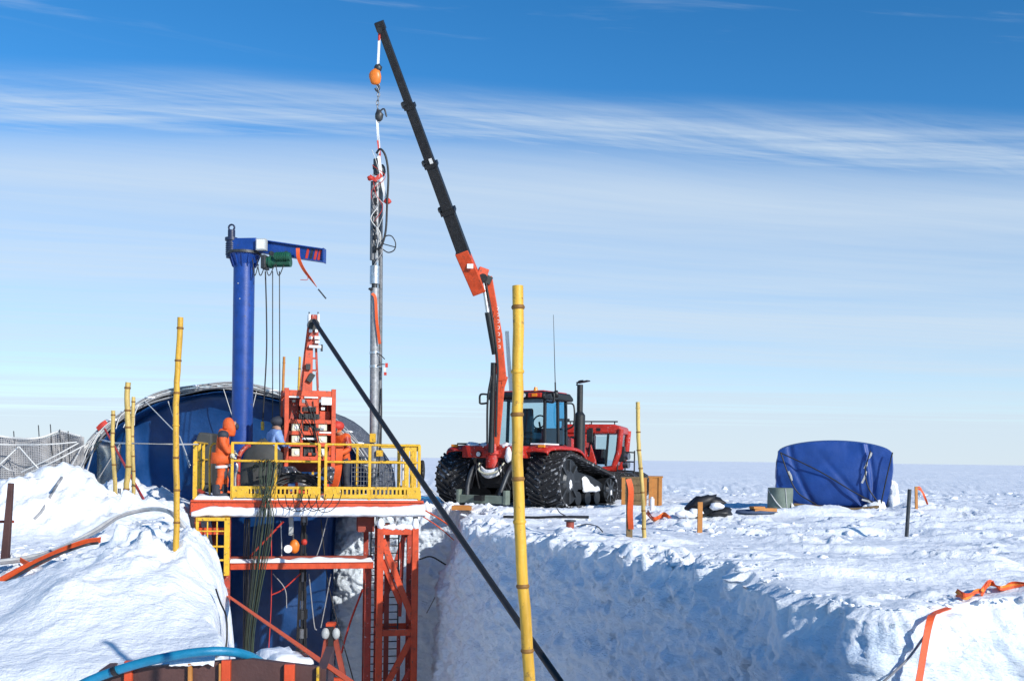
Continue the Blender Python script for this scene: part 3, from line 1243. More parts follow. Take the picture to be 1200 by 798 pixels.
# snow blown onto the face of the beam and lying on deck
m = MB()
rows = []
NS = 130
for k in range(8):
    row = []
    for i in range(NS):
        x = -.0 + (DL + .05) * i / (NS - 1)
        top = zf0 + .17 + .05 * mnoise.noise(Vector((x * 1.1, 0, 3))) + .015 * mnoise.noise(Vector((x * 6, 1, 3)))
        if x > 3.2:
            top += .06 * min(1, (x - 3.2) / 1.3)
        if x < .35:
            top -= .1 * (1 - x / .35)
        bot = zf0 - .012 + .018 * mnoise.noise(Vector((x * 5, 4, 1)))
        f = k / 7
        bul = .035 * math.sin(math.pi * min(1, f * 1.02)) ** .6 + .01 * mnoise.noise(Vector((x * 7, f * 3, 2)))
        row.append((x, -.1 - bul + (.03 if k == 0 or k == 7 else 0), bot + (top - bot) * f))
    rows.append(row)
m.grid(rows)
m.build('snow_crust', LOOSE, plat, solid=.02)
m = MB()
rows = []
for j in range(24):
    row = []
    for i in range(60):
        x, y = .03 + (DL - .06) * i / 59, -.04 + 1.6 * j / 23
        d = .055 + .05 * mnoise.noise(Vector((x * 1.5, y * 1.5, 7))) + .02 * mnoise.noise(Vector((x * 6, y * 6, 7)))
        if x < .9:
            d += .05 * (1 - x / .9)
        if j in (0, 23) or i in (0, 59):
            d = -.01
        row.append((x, y, DZ + max(d, -.01)))
    rows.append(row)
m.grid(rows)
m.build('deck_snow', LOOSE, plat)
# railings: (thing-local) posts, rails, kick plates
ZT, ZM = pt(380, 520.5, 0).z, pt(380, 541, 0).z


def rail(x0, y0, x1, y1, z, r=.026):
    mm = MB()
    mm.tube([(x0, y0, z), (x1, y1, z)], r, 8)
    mm.build('rail', YELLOW, plat)


def post(x, y, z0=None, z1=None, r=.03):
    mm = MB()
    mm.beam((x, y, DZ if z0 is None else z0), (x, y, ZT if z1 is None else z1), r * 2, r * 2)
    mm.build('post', YELLOW, plat, bevel=.006)


def kick(x0, x1, y, z0, z1):
    mm = MB()
    hgt = z1 - z0
    mm.bb(x0, x1, y - .012, y + .012, z0, z0 + hgt * .34)
    mm.bb(x0, x1, y - .012, y + .012, z1 - hgt * .24, z1)
    n = int((x1 - x0) / .085)
    for i in range(n):
        xx = x0 + (x1 - x0) * (i + .5) / n
        wd = .02 if 3 < i < n - 3 else .042
        mm.bb(xx - wd, xx + wd, y - .0115, y + .0115, z0 + hgt * .33, z1 - hgt * .23)
    mm.build('kick_plate', YELLOW, plat)


xs = [pt(px, 560).x for px in (272, 323, 374, 381.5, 433, 491)]
for i, x in enumerate(xs):
    post(x, 0)
for z in (ZT, ZM):
    rail(xs[0] - .02, 0, xs[2] + .01, 0, z)
    rail(xs[3] - .01, 0, xs[5] + .02, 0, z)
zk1, zk0 = pt(380, 570).z, pt(380, 584).z
kick(xs[0], xs[2] + .03, -.035, zk0 + .01, zk1)
kick(xs[3] - .03, xs[5], -.035, zk0 + .01, zk1)
# right side
for y in (.75, 1.5, 2.3, 3.2, DD - .06):
    post(xs[5], y)
for z in (ZT, ZM):
    rail(xs[5], 0, xs[5], DD - .05, z)
post(xs[5] - .13, .05, r=.02)
post(xs[5] - .27, .05, r=.045, z1=ZT - .05)
post(xs[5] - .40, .4, r=.03)
m = MB()
m.bb(xs[5] - .3, xs[5] + .01, .02, .045, ZT - .12, ZT + .03)
m.build('gate_latch_plate', YELLOW, plat)
m = MB()
m.bb(xs[5] + .03, xs[5] + .05, .02, DD - .1, DZ + .02, DZ + .2)
m.build('kick_plate', YELLOW, plat)
# back rail
for x in (.1, 1.3, 2.5, 3.6):
    post(x, DD - .05)
for z in (ZT, ZM):
    rail(.05, DD - .05, xs[5], DD - .05, z)
# left corner
xl = [pt(px, 560).x for px in (227, 233)]
for y in (.05, 1.0, 2.0, 3.2):
    post(.05, y, r=.042 if y < .1 else .03)
for z in (ZT, ZM):
    rail(.05, .05, .05, DD - .05, z)
m = MB()
m.tube(sm([(.32, .4, DZ), (.31, .4, DZ + .9), (.36, .4, DZ + 1.14), (.5, .4, DZ + 1.12), (.53, .4, DZ + .95)], 5), .022, 7)
m.build('grab_handle', YELLOW, plat)
# wire basket panel inside the right half
m = MB()
bx0, bx1 = pt(412, 560, 1.9).x, pt(462, 560, 1.9).x
for i in range(15):
    x = bx0 + (bx1 - bx0) * i / 14
    m.tube([(x, 1.9, DZ + .02), (x, 1.9, DZ + .78)], .009, 4)
for k in range(8):
    z = DZ + .05 + .72 * k / 7
    m.tube([(bx0, 1.9, z), (bx1, 1.9, z)], .009, 4)
m.build('wire_panel', STEEL, plat)
# yellow cage panel hanging below the left front corner
cx0, cx1 = pt(231, 640, -.12).x, pt(266, 640, -.12).x
cz1, cz0 = pt(250, 606, -.12).z, pt(268, 674, -.12).z
for x, r, zb in ((cx0, .03, pt(231, 640, -.12).z), (cx0 + (cx1 - cx0) * .34, .014, pt(240, 650, -.12).z), (cx0 + (cx1 - cx0) * .66, .014, pt(250, 662, -.12).z), (cx1, .055, cz0)):
    m = MB()
    m.beam((x, -.13, cz1), (x, -.13, zb), r * 2, r * 2)
    m.build('cage_bar', YELLOW, plat, bevel=.006)
for py, r in ((608, .035), (622, .014), (640, .02), (656, .02)):
    z = pt(250, py, -.12).z
    m = MB()
    m.beam((cx0 if py < 645 else cx0 + .33 * (cx1 - cx0), -.15, z), (cx1, -.15, z), r * 2, r * 2)
    m.build('cage_bar', YELLOW, plat, bevel=.006)
m = MB()
m.beam((cx1 + .0, .1, zf0), (cx1 + .0, .1, PIT), .12, .12)
m.build('leg', DARKRED, plat)
m = MB()
zz = pt(250, 622, .1).z
m.beam((cx0, .1, zz), (cx1, .1, zz), .12, .14)
m.build('cross_beam', ORANGE, plat)
for x, y in ((.15, DD - .1), (DL - .9, DD - .1), (.1, .2)):
    m = MB()
    m.beam((x, y, zf0), (x, y, PIT), .12, .12)
    m.build('leg', DARKRED, plat)
# lower cross beam with snow on it
lb0, lb1 = pt(270, 664, .1), pt(437, 663, .1)
zb = (lb0.z + lb1.z) / 2
m = MB()
m.bb(lb0.x, lb1.x, .0, .10, zb - .045, zb + .085)
m.bb(lb0.x, lb1.x, -.03, .24, zb + .085, zb + .1)
m.build('lower_beam', ORANGE, plat, bevel=.006)
m = MB()
rows = []
for k in range(7):
    rows.append([(lb0.x + (lb1.x - lb0.x) * i / 70, -.04 + .25 * k / 6,
                  zb + .098 + (0 if k in (0, 6) else max(0, .055 + .08 * mnoise.noise(Vector((i * .13, k * .3, 5)))))) for i in range(71)])
m.grid(rows)
m.build('beam_snow', LOOSE, plat)
m = MB()
m.beam((lb0.x, .3, zb + .15), (lb1.x, .3, zb + .15), .12, .1)
m.build('lower_beam', RUST, plat)
# lattice tower
ty0 = -.02
tl, tr = pt(445.5, 640, ty0).x, pt(486.5, 640, ty0).x
zt_, zm_ = pt(465, 619, ty0).z, pt(465, 741, ty0).z
LW = .135
TDp = .85
tb = TDp


def tleg(x, y, z1, mat=ORANGE, w=LW):
    mm = MB()
    mm.beam((x, y, z1), (x, y, PIT), w, w)
    mm.build('leg', mat, plat, bevel=.008)


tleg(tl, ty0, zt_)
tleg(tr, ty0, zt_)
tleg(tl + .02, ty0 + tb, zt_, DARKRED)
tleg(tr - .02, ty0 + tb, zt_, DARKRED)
x3 = pt(431, 700, .35).x
tleg(x3, .35, pt(431, 665, .35).z, DARKRED, .14)
levels = [zt_ - .06, zm_, zm_ - (zt_ - zm_) * .98]


def brace(p0, p1, w=.11, mat=ORANGE):
    mm = MB()
    mm.beam(p0, p1, .07, w, up=(0, 0, 1))
    mm.build('brace', mat, plat, bevel=.005)


for z in levels[:2] + [PIT + .3]:
    for y in (ty0, ty0 + tb):
        brace((tl + .06, y, z), (tr - .06, y, z), .15 if z == levels[0] else .13)
    for x in (tl, tr):
        brace((x, ty0 + .07, z), (x, ty0 + tb - .07, z), .12)
brace((tl + .05, ty0, levels[0] - .18), (tr - .04, ty0, levels[1] + .28), .13)
brace((tl + .05, ty0 + .08, levels[0] - .62), (tr - .3, ty0 + .08, levels[1] + .62), .11)
brace((tr - .22, ty0 + .35, levels[0] - .05), (tr - .28, ty0 + .35, levels[1] + .3), .15, DARKRED)
brace((tr - .12, ty0 + tb, levels[0] - .08), (tl + .1, ty0 + tb, levels[1] + .3), .11, DARKRED)
brace((tr - .05, ty0, levels[1] - .12), (tl + .04, ty0, levels[1] - 1.35), .13)
brace((tr - .3, ty0 + .3, levels[1] - .1), (tr - .3, ty0 + .3, PIT + .3), .12, DARKRED)
brace((tl + .1, ty0 + .02, levels[1] - .1 - 1.3), (tr - .05, ty0 + .02, PIT + .4), .13)
brace((tr - .05, ty0 + .1, levels[1] - .8), (tl + .3, ty0 + .1, levels[1] - 1.6), .12, DARKRED)
for x, zz0 in ((tl, zt_), (tr, zt_)):
    m = MB()
    m.bb(x - .05, x + .05, ty0 - .03, ty0 + .05, zt_, zf0)
    m.build('bracket', DARKSTEEL, plat)
    m = MB()
    m.blob((x, ty0 - .03, zt_ + .09), (.075, .06, .13), seed=x, n=8, m=6)
    m.build('snow_lump', LOOSE, plat)
m = MB()
for i in range(9):
    m.blob((tl + .12 + (tr - tl - .2) * i / 8, ty0, levels[0] + .085), (.09, .06, .04 + .02 * (i % 3)), seed=i, n=8, m=6)
m.build('snow_lump', LOOSE, plat)
m = MB()
m.bb(tl - .45, tl - .1, .35, .9, zt_ - .1, zf0)
m.build('gusset_box', RUST, plat)
# ladder in the tower
for k in range(24):
    z = zt_ - .25 - k * .16
    if z < PIT:
        break
    for xa, xb in ((x3 + .05, tl - .05), (tl + .08, tl + .45)):
        m = MB()
        m.tube([(xa, .45, z), (xb, .45, z)], .013, 6)
        m.build('rung', DARKSTEEL, plat)
for x in (x3 + .06, tl + .44):
    m = MB()
    m.beam((x, .45, zt_ - .1), (x, .45, PIT), .03, .05)
    m.build('ladder_rail', DARKSTEEL, plat)
m = MB()
m.beam((x3 + .4, .3, zt_ + .1), (x3 + .4, .3, PIT), .1, .1)
m.build('leg', RUST, plat)
# tyre fender hung on the right rail
m = MB()
m.tube([(DL + .1 + .0 * a, .9 + .17 * math.cos(a), DZ + .62 + .2 * math.sin(a)) for a in [i * math.pi / 8 for i in range(17)]], .045, 7)
m.build('rubber_ring', RUBBER, plat)

#==SECTION3==
# ------------------------------------------------------------------ blue jib crane standing on the platform
JY = 24.0
jb = P(283, 560, JY)
jib = thing('jib_crane', 'blue jib crane with thick round column and green electric hoist on its arm', 'crane', (jb.x, jb.y, DZ), R(-7))
jtop = LP(jib, 283, 298, ly=0).z
CR = 12.2 / 1200 * JY
m = MB()
m.cyl((0, 0, 0), (0, 0, jtop), CR, n=28)
m.build('column', BLUE, jib)
m = MB()
m.cyl((0, 0, -.02), (0, 0, .05), CR * 1.5, n=24)
for i in range(8):
    a = i * math.pi / 4
    m.beam((CR * .9 * math.cos(a), CR * .9 * math.sin(a), .2), (CR * 1.4 * math.cos(a), CR * 1.4 * math.sin(a), .06), .03, .12)
m.build('base_flange', BLUE, jib)
m = MB()
m.cyl((0, 0, jtop - .25), (0, 0, jtop - .02), CR * 1.02, CR * 1.45, 24)
for i in range(14):
    a = i * math.pi / 7
    m.beam((CR * math.cos(a), CR * math.sin(a), jtop - .3), (CR * 1.4 * math.cos(a), CR * 1.4 * math.sin(a), jtop - .03), .02, .06)
m.build('flared_head', BLUE, jib)
m = MB()
m.cyl((0, 0, jtop - .02), (0, 0, jtop + .04), CR * 1.62, n=24)
m.build('slewing_ring', DARKSTEEL, jib)
m = MB()
m.bb(-.24, .36, -.2, .2, jtop + .04, jtop + .34)
m.build('head_box', BLUE, jib, bevel=.02)
je = LP(jib, 380, 300, ly=0)
j0 = LP(jib, 300, 291, ly=0)
zc0, zc1 = jtop + .19, je.z
m = MB()
hb = .29
th = .022
m.beam((.3, 0, zc0 + hb / 2), (je.x, 0, zc1 + hb / 2), .17, th)
m.beam((.3, 0, zc0 - hb / 2), (je.x, 0, zc1 - hb / 2), .17, th)
m.beam((.3, 0, zc0), (je.x, 0, zc1), .02, hb - th)
m.build('arm', BLUE, jib)
m = MB()
m.beam((.45, -.012, zc0), (je.x - .46, -.012, zc1 + .04), .02, hb * .72)
m.build('arm_web_plate', BLUE, jib)
for k, (c, mt) in enumerate(((-.40, REDROPE), (-.30, DARKSTEEL), (-.20, REDROPE), (-.11, REDROPE))):
    m = MB()
    zc = zc1 - (c / je.x) * (zc0 - zc1)
    m.box((je.x + c, -.02, zc), (.055, .012, hb * .8), Matrix.Rotation(.2, 3, 'Y'))
    m.build('warning_stripe', mt, jib)
m = MB()
m.bb(je.x - .01, je.x + .015, -.1, .1, zc1 - hb / 2 - .02, zc1 + hb / 2 + .02)
m.build('end_plate', BLUE, jib)
m = MB()
q = LP(jib, 271, 300, ly=-.1)
m.cyl((q.x, -.1, q.z - .05), (q.x, -.1, q.z + .35), .12, n=14)
m.cyl((q.x, -.1, q.z + .35), (q.x, -.1, q.z + .42), .15, n=14)
m.cyl((q.x, -.1, q.z + .42), (q.x, -.1, q.z + .60), .085, n=14)
for i in range(6):
    m.cyl((q.x, -.1, q.z + .02 + i * .05), (q.x, -.1, q.z + .04 + i * .05), .135, n=14)
m.tube([(q.x + .07 * math.cos(a), -.1, q.z + .66 + .07 * math.sin(a)) for a in [i * math.pi / 6 for i in range(13)]], .022, 6)
m.build('slewing_motor', paint('navy_enamel', (.015, .025, .07), .4, var=.3), jib)
b0 = LP(jib, 305.5, 286.5, ly=-.28)
m = MB()
m.box((b0.x, -.22, b0.z), (.24, .14, .27))
m.build('control_box', GREYPL, jib, bevel=.012)
m = MB()
m.box((b0.x, -.297, b0.z), (.19, .012, .22))
m.build('box_door', WHITE, jib, bevel=.004)
for z in (1.5, 3.0, 4.4):
    m = MB()
    m.cyl((0, 0, z), (0, 0, z + .014), CR * 1.012, n=28)
    m.build('weld_seam', BLUE, jib)
for px, py in ((279, 332), (281, 350)):
    c = LP(jib, px, py, ly=-CR)
    m = MB()
    m.box((c.x, -CR * .99, c.z), (.03, .012, .02))
    m.build('label_plate', GREYPL, jib)
# hoist
hoist0 = LP(jib, 312, 306, ly=-.1)
hoist1 = LP(jib, 341, 308, ly=-.1)
hz_ = hoist0.z - .03
m = MB()
m.cyl((hoist0.x, -.12, hz_), (hoist1.x, -.12, hz_), .12, n=16)
m.cyl((hoist0.x + .1, -.12, hz_), (hoist0.x + .16, -.12, hz_), .15, n=16)
m.build('hoist_drum', GREEN, jib)
m = MB()
m.cyl((hoist1.x - .34, -.22, hz_ + .1), (hoist1.x + .02, -.22, hz_ + .1), .1, n=14)
for i in range(6):
    m.cyl((hoist1.x - .3 + i * .05, -.22, hz_ + .1), (hoist1.x - .285 + i * .05, -.22, hz_ + .1), .115, n=14)
m.build('hoist_motor', GREEN, jib)
m = MB()
m.bb(hoist0.x - .08, hoist0.x + .04, -.26, .03, hz_ - .17, hz_ + .15)
m.build('hoist_gearbox', DARKSTEEL, jib, bevel=.02)
m = MB()
for x in (hoist0.x + .12, hoist1.x - .12):
    m.bb(x - .02, x + .02, -.13, .12, hz_ + .08, hz_ + .24)
    m.cyl((x, -.11, hz_ + .2), (x, -.06, hz_ + .2), .06, n=12)
m.build('trolley', DARKSTEEL, jib)
for i, (a, c) in enumerate(((296, 303), (301, 311), (310, 322), (322, 333))):
    m = MB()
    m.tube(sm([LP(jib, a, 304, ly=-.2), LP(jib, (a + c) / 2 - 1, 323, ly=-.25), LP(jib, c, 310, ly=-.2)], 6), .012, 5)
    m.build('looped_cable', CABLE, jib)
for px, px2, r in ((319.5, 319.5, .012), (327.5, 328, .012)):
    m = MB()
    a = LP(jib, px, 318, ly=-.12)
    b = LP(jib, px2, 500, ly=-.12)
    m.tube([(a.x, -.12, a.z), (b.x, -.12, DZ + 1.0)], r, 6)
    m.build('hoist_rope', DARKSTEEL, jib)
m = MB()
a = LP(jib, 311, 318, ly=-.14)
m.tube(sm([(a.x, -.14, a.z), (a.x + .04, -.14, a.z - 1), (a.x + .05, -.14, a.z - 2), (a.x - .02, -.14, DZ + 1.1)], 12), .016, 6)
m.build('pendant_cable', CABLE, jib)
m = MB()
m.box((a.x - .02, -.14, DZ + 1.02), (.07, .05, .2))
m.build('pendant_control', YELLOW, jib, bevel=.01)
m = MB()
b = LP(jib, 324, 500, ly=-.12)
m.cyl((b.x, -.17, DZ + .97), (b.x, -.07, DZ + .97), .1, n=14)
m.tube(sm([(b.x, -.12, DZ + .9), (b.x, -.12, DZ + .78), (b.x + .07, -.12, DZ + .7), (b.x, -.12, DZ + .63), (b.x - .07, -.12, DZ + .7)], 5), .022, 6)
m.build('hook_block', DARKSTEEL, jib)
m = MB()
sp = [LP(jib, *q, ly=-.2) for q in ((349, 291), (350, 303), (356, 316), (365, 328), (371, 336))]
m.ribbon(sm(sp, 6), .085, .008, (1, .3, .5), 1.6)
m.build('red_ribbon', STRAP, jib)
m = MB()
m.tube([LP(jib, 373, 339, ly=-.2), LP(jib, 382, 350, ly=-.2)], .018, 6)
m.build('ribbon_toggle', DARKSTEEL, jib)
m = MB()
m.tube(sm([sp[1], LP(jib, 361, 326, ly=-.2), LP(jib, 352, 328, ly=-.2)], 5), .008, 5)
m.build('loose_cord', REDROPE, jib)

# ------------------------------------------------------------------ orange drilling rig
RY = 23.2
rb = P(362, 560, RY)
rig = thing('drilling_rig', 'orange steel drilling rig frame with narrow mast and white motor boxes', 'drilling rig', (rb.x, rb.y, DZ), R(17))


def rp_(px, py, y=-.5):
    return LP(rig, px, py, ly=y)


RD = 1.0
f0 = -.5
xL, xR = rp_(335.5, 500).x, rp_(390.5, 500).x
zT, zB = rp_(362, 459).z, rp_(362, 537).z


def rz_(py):
    return rp_(362, py).z


def rx_(px):
    return rp_(px, 500).x


def rbeam(a, b, w=.07, h=.07, mat=ORANGE, nm='frame_beam'):
    mm = MB()
    mm.beam(a, b, w, h)
    return mm.build(nm, mat, rig, bevel=.006)


for x in (xL, xR):
    for y in (f0, f0 + RD):
        rbeam((x, y, .02), (x, y, zT + .07), .095, .095, nm='corner_post')
for py in (461, 494, 507.5, 521, 537):
    for y in (f0, f0 + RD):
        rbeam((xL + .05, y, rz_(py)), (xR - .05, y, rz_(py)), .07, .085 if py != 461 else .13)
    for x in (xL, xR):
        rbeam((x, f0 + .05, rz_(py)), (x, f0 + RD - .05, rz_(py)), .06, .08)
for px in (353.5, 371.5):
    rbeam((rx_(px), f0 + .01, rz_(463)), (rx_(px), f0 + .01, zB), .06, .055, nm='inner_post')
# upper plates with dark slots
m = MB()
m.bb(rx_(350), rx_(373), f0 - .03, f0 + .0, rz_(476), rz_(468))
m.build('front_plate', ORANGE, rig, bevel=.004)
m = MB()
m.bb(xL + .05, rx_(350), f0 + .25, f0 + .28, rz_(493), rz_(468))
m.build('front_plate', DARKRED, rig)
m = MB()
m.bb(rx_(374), xR - .05, f0 + .2, f0 + .23, rz_(494), rz_(481))
m.build('front_plate', ORANGE, rig)
for (a, b, c, d), mt, nm in (((354, 370, 482, 477), BLACK, 'slot_grille'), ((350, 374, 491, 485), BLACK, 'slot_grille'), ((376, 388, 474, 465), WHITE, 'white_panel'),
                             ((338, 350, 466.5, 464.8), WHITE, 'white_panel'), ((356, 372, 466.5, 464.8), WHITE, 'white_panel'), ((376, 380, 480, 477), WHITE, 'white_panel')):
    m = MB()
    m.bb(rx_(a), rx_(b), f0 - .05, f0 - .02 if mt is BLACK else f0 + .04, rz_(c), rz_(d))
    if mt is BLACK:
        for i in range(5):
            x = rx_(a) + (rx_(b) - rx_(a)) * (i + .5) / 5
            m.bb(x - .008, x + .008, f0 - .075, f0 - .05, rz_(c), rz_(d))
    m.build(nm, mt, rig)
m = MB()
m.bb(rx_(382), rx_(386), f0 - .02, f0 + .03, rz_(471), rz_(467))
m.build('dark_fitting', BLACK, rig)
for px in (347, 378):
    for py in (500.5, 514.5, 530):
        c = rp_(px, py)
        m = MB()
        m.box((c.x, f0 + .12, c.z), (.20, .22, .175))
        o = m.build('motor_box', CREAM, rig, bevel=.02)
        m = MB()
        m.cyl((c.x + .01, f0 - .01, c.z), (c.x + .01, f0 + .02, c.z), .045, n=12)
        m.build('cover_disc', WHITE, o)
for (a, b) in ((512, 497), (536, 522)):
    m = MB()
    m.bb(rx_(355.5), rx_(369.5), f0 + .08, f0 + .5, rz_(a), rz_(b))
    o = m.build('gear_housing', BLACK, rig, bevel=.02)
    m = MB()
    for i in range(4):
        x = rx_(357) + i * .075
        m.bb(x, x + .018, f0 + .06, f0 + .08, rz_(a) + .03, rz_(b) - .03)
    m.build('cooling_rib', DARKSTEEL, o)
rbeam((rx_(354), f0 - .03, rz_(514)), (rx_(371), f0 - .03, rz_(514)), .04, .045, WHITE, 'white_bar')
rbeam((rx_(374), f0 - .03, rz_(506.5)), (rx_(388), f0 - .03, rz_(506.5)), .03, .035, WHITE, 'white_bar')
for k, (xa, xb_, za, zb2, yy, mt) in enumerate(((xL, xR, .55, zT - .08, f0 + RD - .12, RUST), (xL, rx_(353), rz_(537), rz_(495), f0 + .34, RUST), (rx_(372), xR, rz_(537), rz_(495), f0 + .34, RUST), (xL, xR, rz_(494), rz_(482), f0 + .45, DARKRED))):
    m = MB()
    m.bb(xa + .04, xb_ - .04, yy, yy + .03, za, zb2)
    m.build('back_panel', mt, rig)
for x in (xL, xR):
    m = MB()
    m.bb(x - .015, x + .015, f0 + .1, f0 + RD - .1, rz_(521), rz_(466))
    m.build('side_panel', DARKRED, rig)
rng = random.Random(14)
for k in range(5):
    m = MB()
    x0, x1 = rng.uniform(xL, xR), rng.uniform(xL, xR)
    m.tube(sm([(x0, f0 - .06, rz_(rng.uniform(466, 490))), ((x0 + x1) / 2, f0 - .12, rz_(rng.uniform(490, 515))), (x1, f0 - .05, rz_(rng.uniform(515, 540)))], 6), .011, 5)
    m.build('hydraulic_hose', CABLE, rig)
for k in range(10):
    m = MB()
    c = rp_(rng.uniform(338, 390), rng.choice((470, 478, 487, 503, 517, 532)), f0)
    m.box((c.x, f0 + .02, c.z), (rng.uniform(.06, .12), .12, rng.uniform(.05, .09)))
    m.build('valve_block', rng.choice((BLACK, DARKSTEEL, ORANGE, STEEL)), rig, bevel=.006)
# winch under the frame
m = MB()
m.cyl((rx_(348.5), f0 - .05, .36), (rx_(373), f0 - .05, .36), .15, n=20)
m.build('winch_drum', WHITE, rig)
for px in (348, 361, 373.5):
    m = MB()
    m.cyl((rx_(px) - .015, f0 - .05, .36), (rx_(px) + .015, f0 - .05, .36), .19, n=20)
    m.build('drum_flange', ORANGE if px != 361 else STEEL, rig)
rbeam((rx_(346), f0 - .1, .16), (rx_(376), f0 - .1, .16), .2, .13, ORANGE, 'winch_base')
rbeam((xL - .1, f0, .05), (xR + .1, f0, .05), .2, .1, DARKRED, 'skid')
rbeam((xL - .1, f0 + RD, .05), (xR + .1, f0 + RD, .05), .2, .1, DARKRED, 'skid')
for px, py in ((332, 553), (340, 553), (385, 553), (391, 556)):
    c = rp_(px, py, f0 - .1)
    m = MB()
    m.cyl((c.x - .05, f0 - .18, c.z), (c.x + .05, f0 - .02, c.z), .13, n=16)
    o = m.build('cable_spool', STEEL, rig)
    m = MB()
    for k in range(5):
        a = k * 1.26
        m.blob((c.x + .10 * math.cos(a), f0 - .2, c.z + .10 * math.sin(a)), .03, seed=k, n=6, m=5)
    m.build('spool_bolts', SILVER, o)['kind'] = 'stuff'
# mast
mz0 = zT
b0_, b1_ = rp_(358.5, 456, -.1), rp_(363.5, 384, -.1)
m = MB()
m.beam((b0_.x, -.12, mz0 - .3), (b1_.x, -.12, b1_.z), .25, .26, up=(0, 1, 0), w1=.13, h1=.13)
m.build('mast_beam', ORANGE, rig, bevel=.01)
m = MB()
m.beam((b0_.x - .14, -.14, mz0), (b1_.x - .05, -.14, b1_.z), .04, .05, up=(0, 1, 0))
m.build('mast_rail', DARKRED, rig)
c0, c1 = rp_(372.5, 457, -.1), rp_(370, 402, -.1)
rbeam((c0.x, -.12, mz0), (c1.x, -.12, c1.z), .05, .05, DARKRED, 'mast_stay')
for py in (434, 420):
    a, b = rp_(362, py, -.1), rp_(371.5, py, -.1)
    rbeam((a.x, -.12, a.z), (b.x, -.12, b.z), .04, .04, DARKRED, 'mast_rung')
m = MB()
c = rp_(361, 430, -.25)
m.box((c.x, -.27, c.z), (.1, .05, .13))
m.box((c.x + .06, -.28, c.z - .24), (.12, .06, .2), Matrix.Rotation(.5, 3, 'Y'))
m.build('mast_bracket', BLACK, rig)
c = rp_(367.5, 374.5, -.15)
m = MB()
m.box((c.x, -.15, c.z), (.12, .2, .2))
m.build('mast_head', DARKRED, rig, bevel=.01)
for px in (362.2, 372.6):
    c2 = rp_(px, 374.5, -.15)
    m = MB()
    m.box((c2.x, -.15, c2.z), (.05, .24, .22))
    m.build('head_cheek', WHITE, rig, bevel=.008)
    m = MB()
    m.cyl((c2.x, -.15, c2.z + .1), (c2.x, -.15, c2.z + .17), .014, n=8)
    m.build('head_bolt', DARKSTEEL, rig)
c = rp_(367, 381, -.15)
m = MB()
m.cyl((c.x, -.28, c.z), (c.x, -.04, c.z), .13, n=18)
m.build('sheave', BLACK, rig)
for px, py, wd, hgt in ((364, 388, .07, .07), (370.5, 388, .06, .07), (364, 396, .07, .06), (371.5, 396, .12, .07), (371.5, 401, .1, .06), (369, 406.5, .27, .06)):
    c = rp_(px, py, -.25)
    m = MB()
    m.box((c.x, -.26, c.z), (wd, .1, hgt))
    m.build('white_block', WHITE, rig, bevel=.008)
c = rp_(367.5, 395, -.2)
m = MB()
m.bb(c.x - .11, c.x + .11, -.2, -.12, c.z - .24, c.z + .2)
m.build('carriage', DARKRED, rig)
c = rp_(377, 407, -.25)
m = MB()
m.cyl((c.x, -.26, c.z - .09), (c.x, -.26, c.z + .06), .025, n=8)
m.build('bracket_pin', DARKSTEEL, rig)
# black hoses in front of the frame, piled on the deck
rng = random.Random(8)
for k in range(9):
    m = MB()
    y = f0 - .45 - .03 * k
    pts = [rp_(300 + 6 * k, 560 - k, y), rp_(322 + 5 * k, 555 + 2 * (k % 3), y), rp_(345 + 4 * k, 556 + 2 * (k % 4), y), rp_(365 + 3 * k, 566, y)]
    for q in pts:
        q.z = max(q.z, .09)
    m.tube(sm(pts, 6), .02 + .006 * (k % 3), 6)
    m.build('hose', CABLE, rig)

# black hose from the mast head down towards the camera
h0 = P(368, 376, 22.85)
h1 = P(663, 800, 13.5)
d = (h1 - h0) / (h0.y - h1.y)
kz = (h1.z - PIT - .1) / -d.z
h2 = h1 + d * kz
m = MB()
pts = [h0 + (h2 - h0) * (i / 30) - Vector((0, 0, .10 * math.sin(math.pi * i / 30))) + Vector((0, 0, 0)) for i in range(31)]
m.tube(pts, .05, 12)
tag(m.build('black_hose', CABLE), 'long black hose slanting from the rig mast head across the trench', 'hose')

# ------------------------------------------------------------------ drill string hanging from the lorry crane
SY = 24.0
tipP = P(446, 36, SY)
strg = thing('drill_string', 'long grey drill assembly hanging upright in slings from the crane hook', 'drill', (P(440, 540, SY).x, SY, DZ))


def sp_(px, py, dy=0.):
    return P(px, py, SY + dy)


def strp(name, mat, fn):
    mm = MB()
    fn(mm)
    return mm.build(name, mat, strg, w=True)


strp('sling', WHITE, lambda q: q.ribbon([sp_(444.5, 46), sp_(443.8, 62), sp_(443, 78)], .055, .02))
strp('crane_rope', REDROPE, lambda q: q.tube([sp_(444.5, 34), sp_(444.3, 48)], .03, 6))
strp('shackle', DARKSTEEL, lambda q: q.blob(sp_(443.2, 80), (.09, .07, .1), 1, .2))
hk = strp('hook_block', paint('orange_block', (.78, .2, .02), .4, var=.2), lambda q: q.blob(sp_(439.8, 90.5), (.15, .09, .20), 2, .15, 14, 10))
strp('hook', DARKSTEEL, lambda q: q.tube(sm([sp_(442, 99), sp_(444.5, 103), sp_(442, 107), sp_(439.5, 104)], 5), .025, 6))
for i in range(9):
    y0 = 101 + i * 5
    m = MB()
    c = sp_(443.0 + .6 * math.sin(i), y0)
    a = math.pi / 2 * (i % 2)
    m.tube([c + Vector((.03 * math.cos(t) * math.cos(a), .03 * math.cos(t) * math.sin(a), .065 * math.sin(t))) for t in [k * math.pi / 5 for k in range(11)]], .012, 5)
    m.build('chain_link', STEEL, strg, w=True)
strp('shackle', DARKSTEEL, lambda q: (q.blob(sp_(444, 136), (.1, .08, .13), 3, .3), q.tube(sm([sp_(444, 132), sp_(450, 128), sp_(453, 137)], 4), .02, 5)))
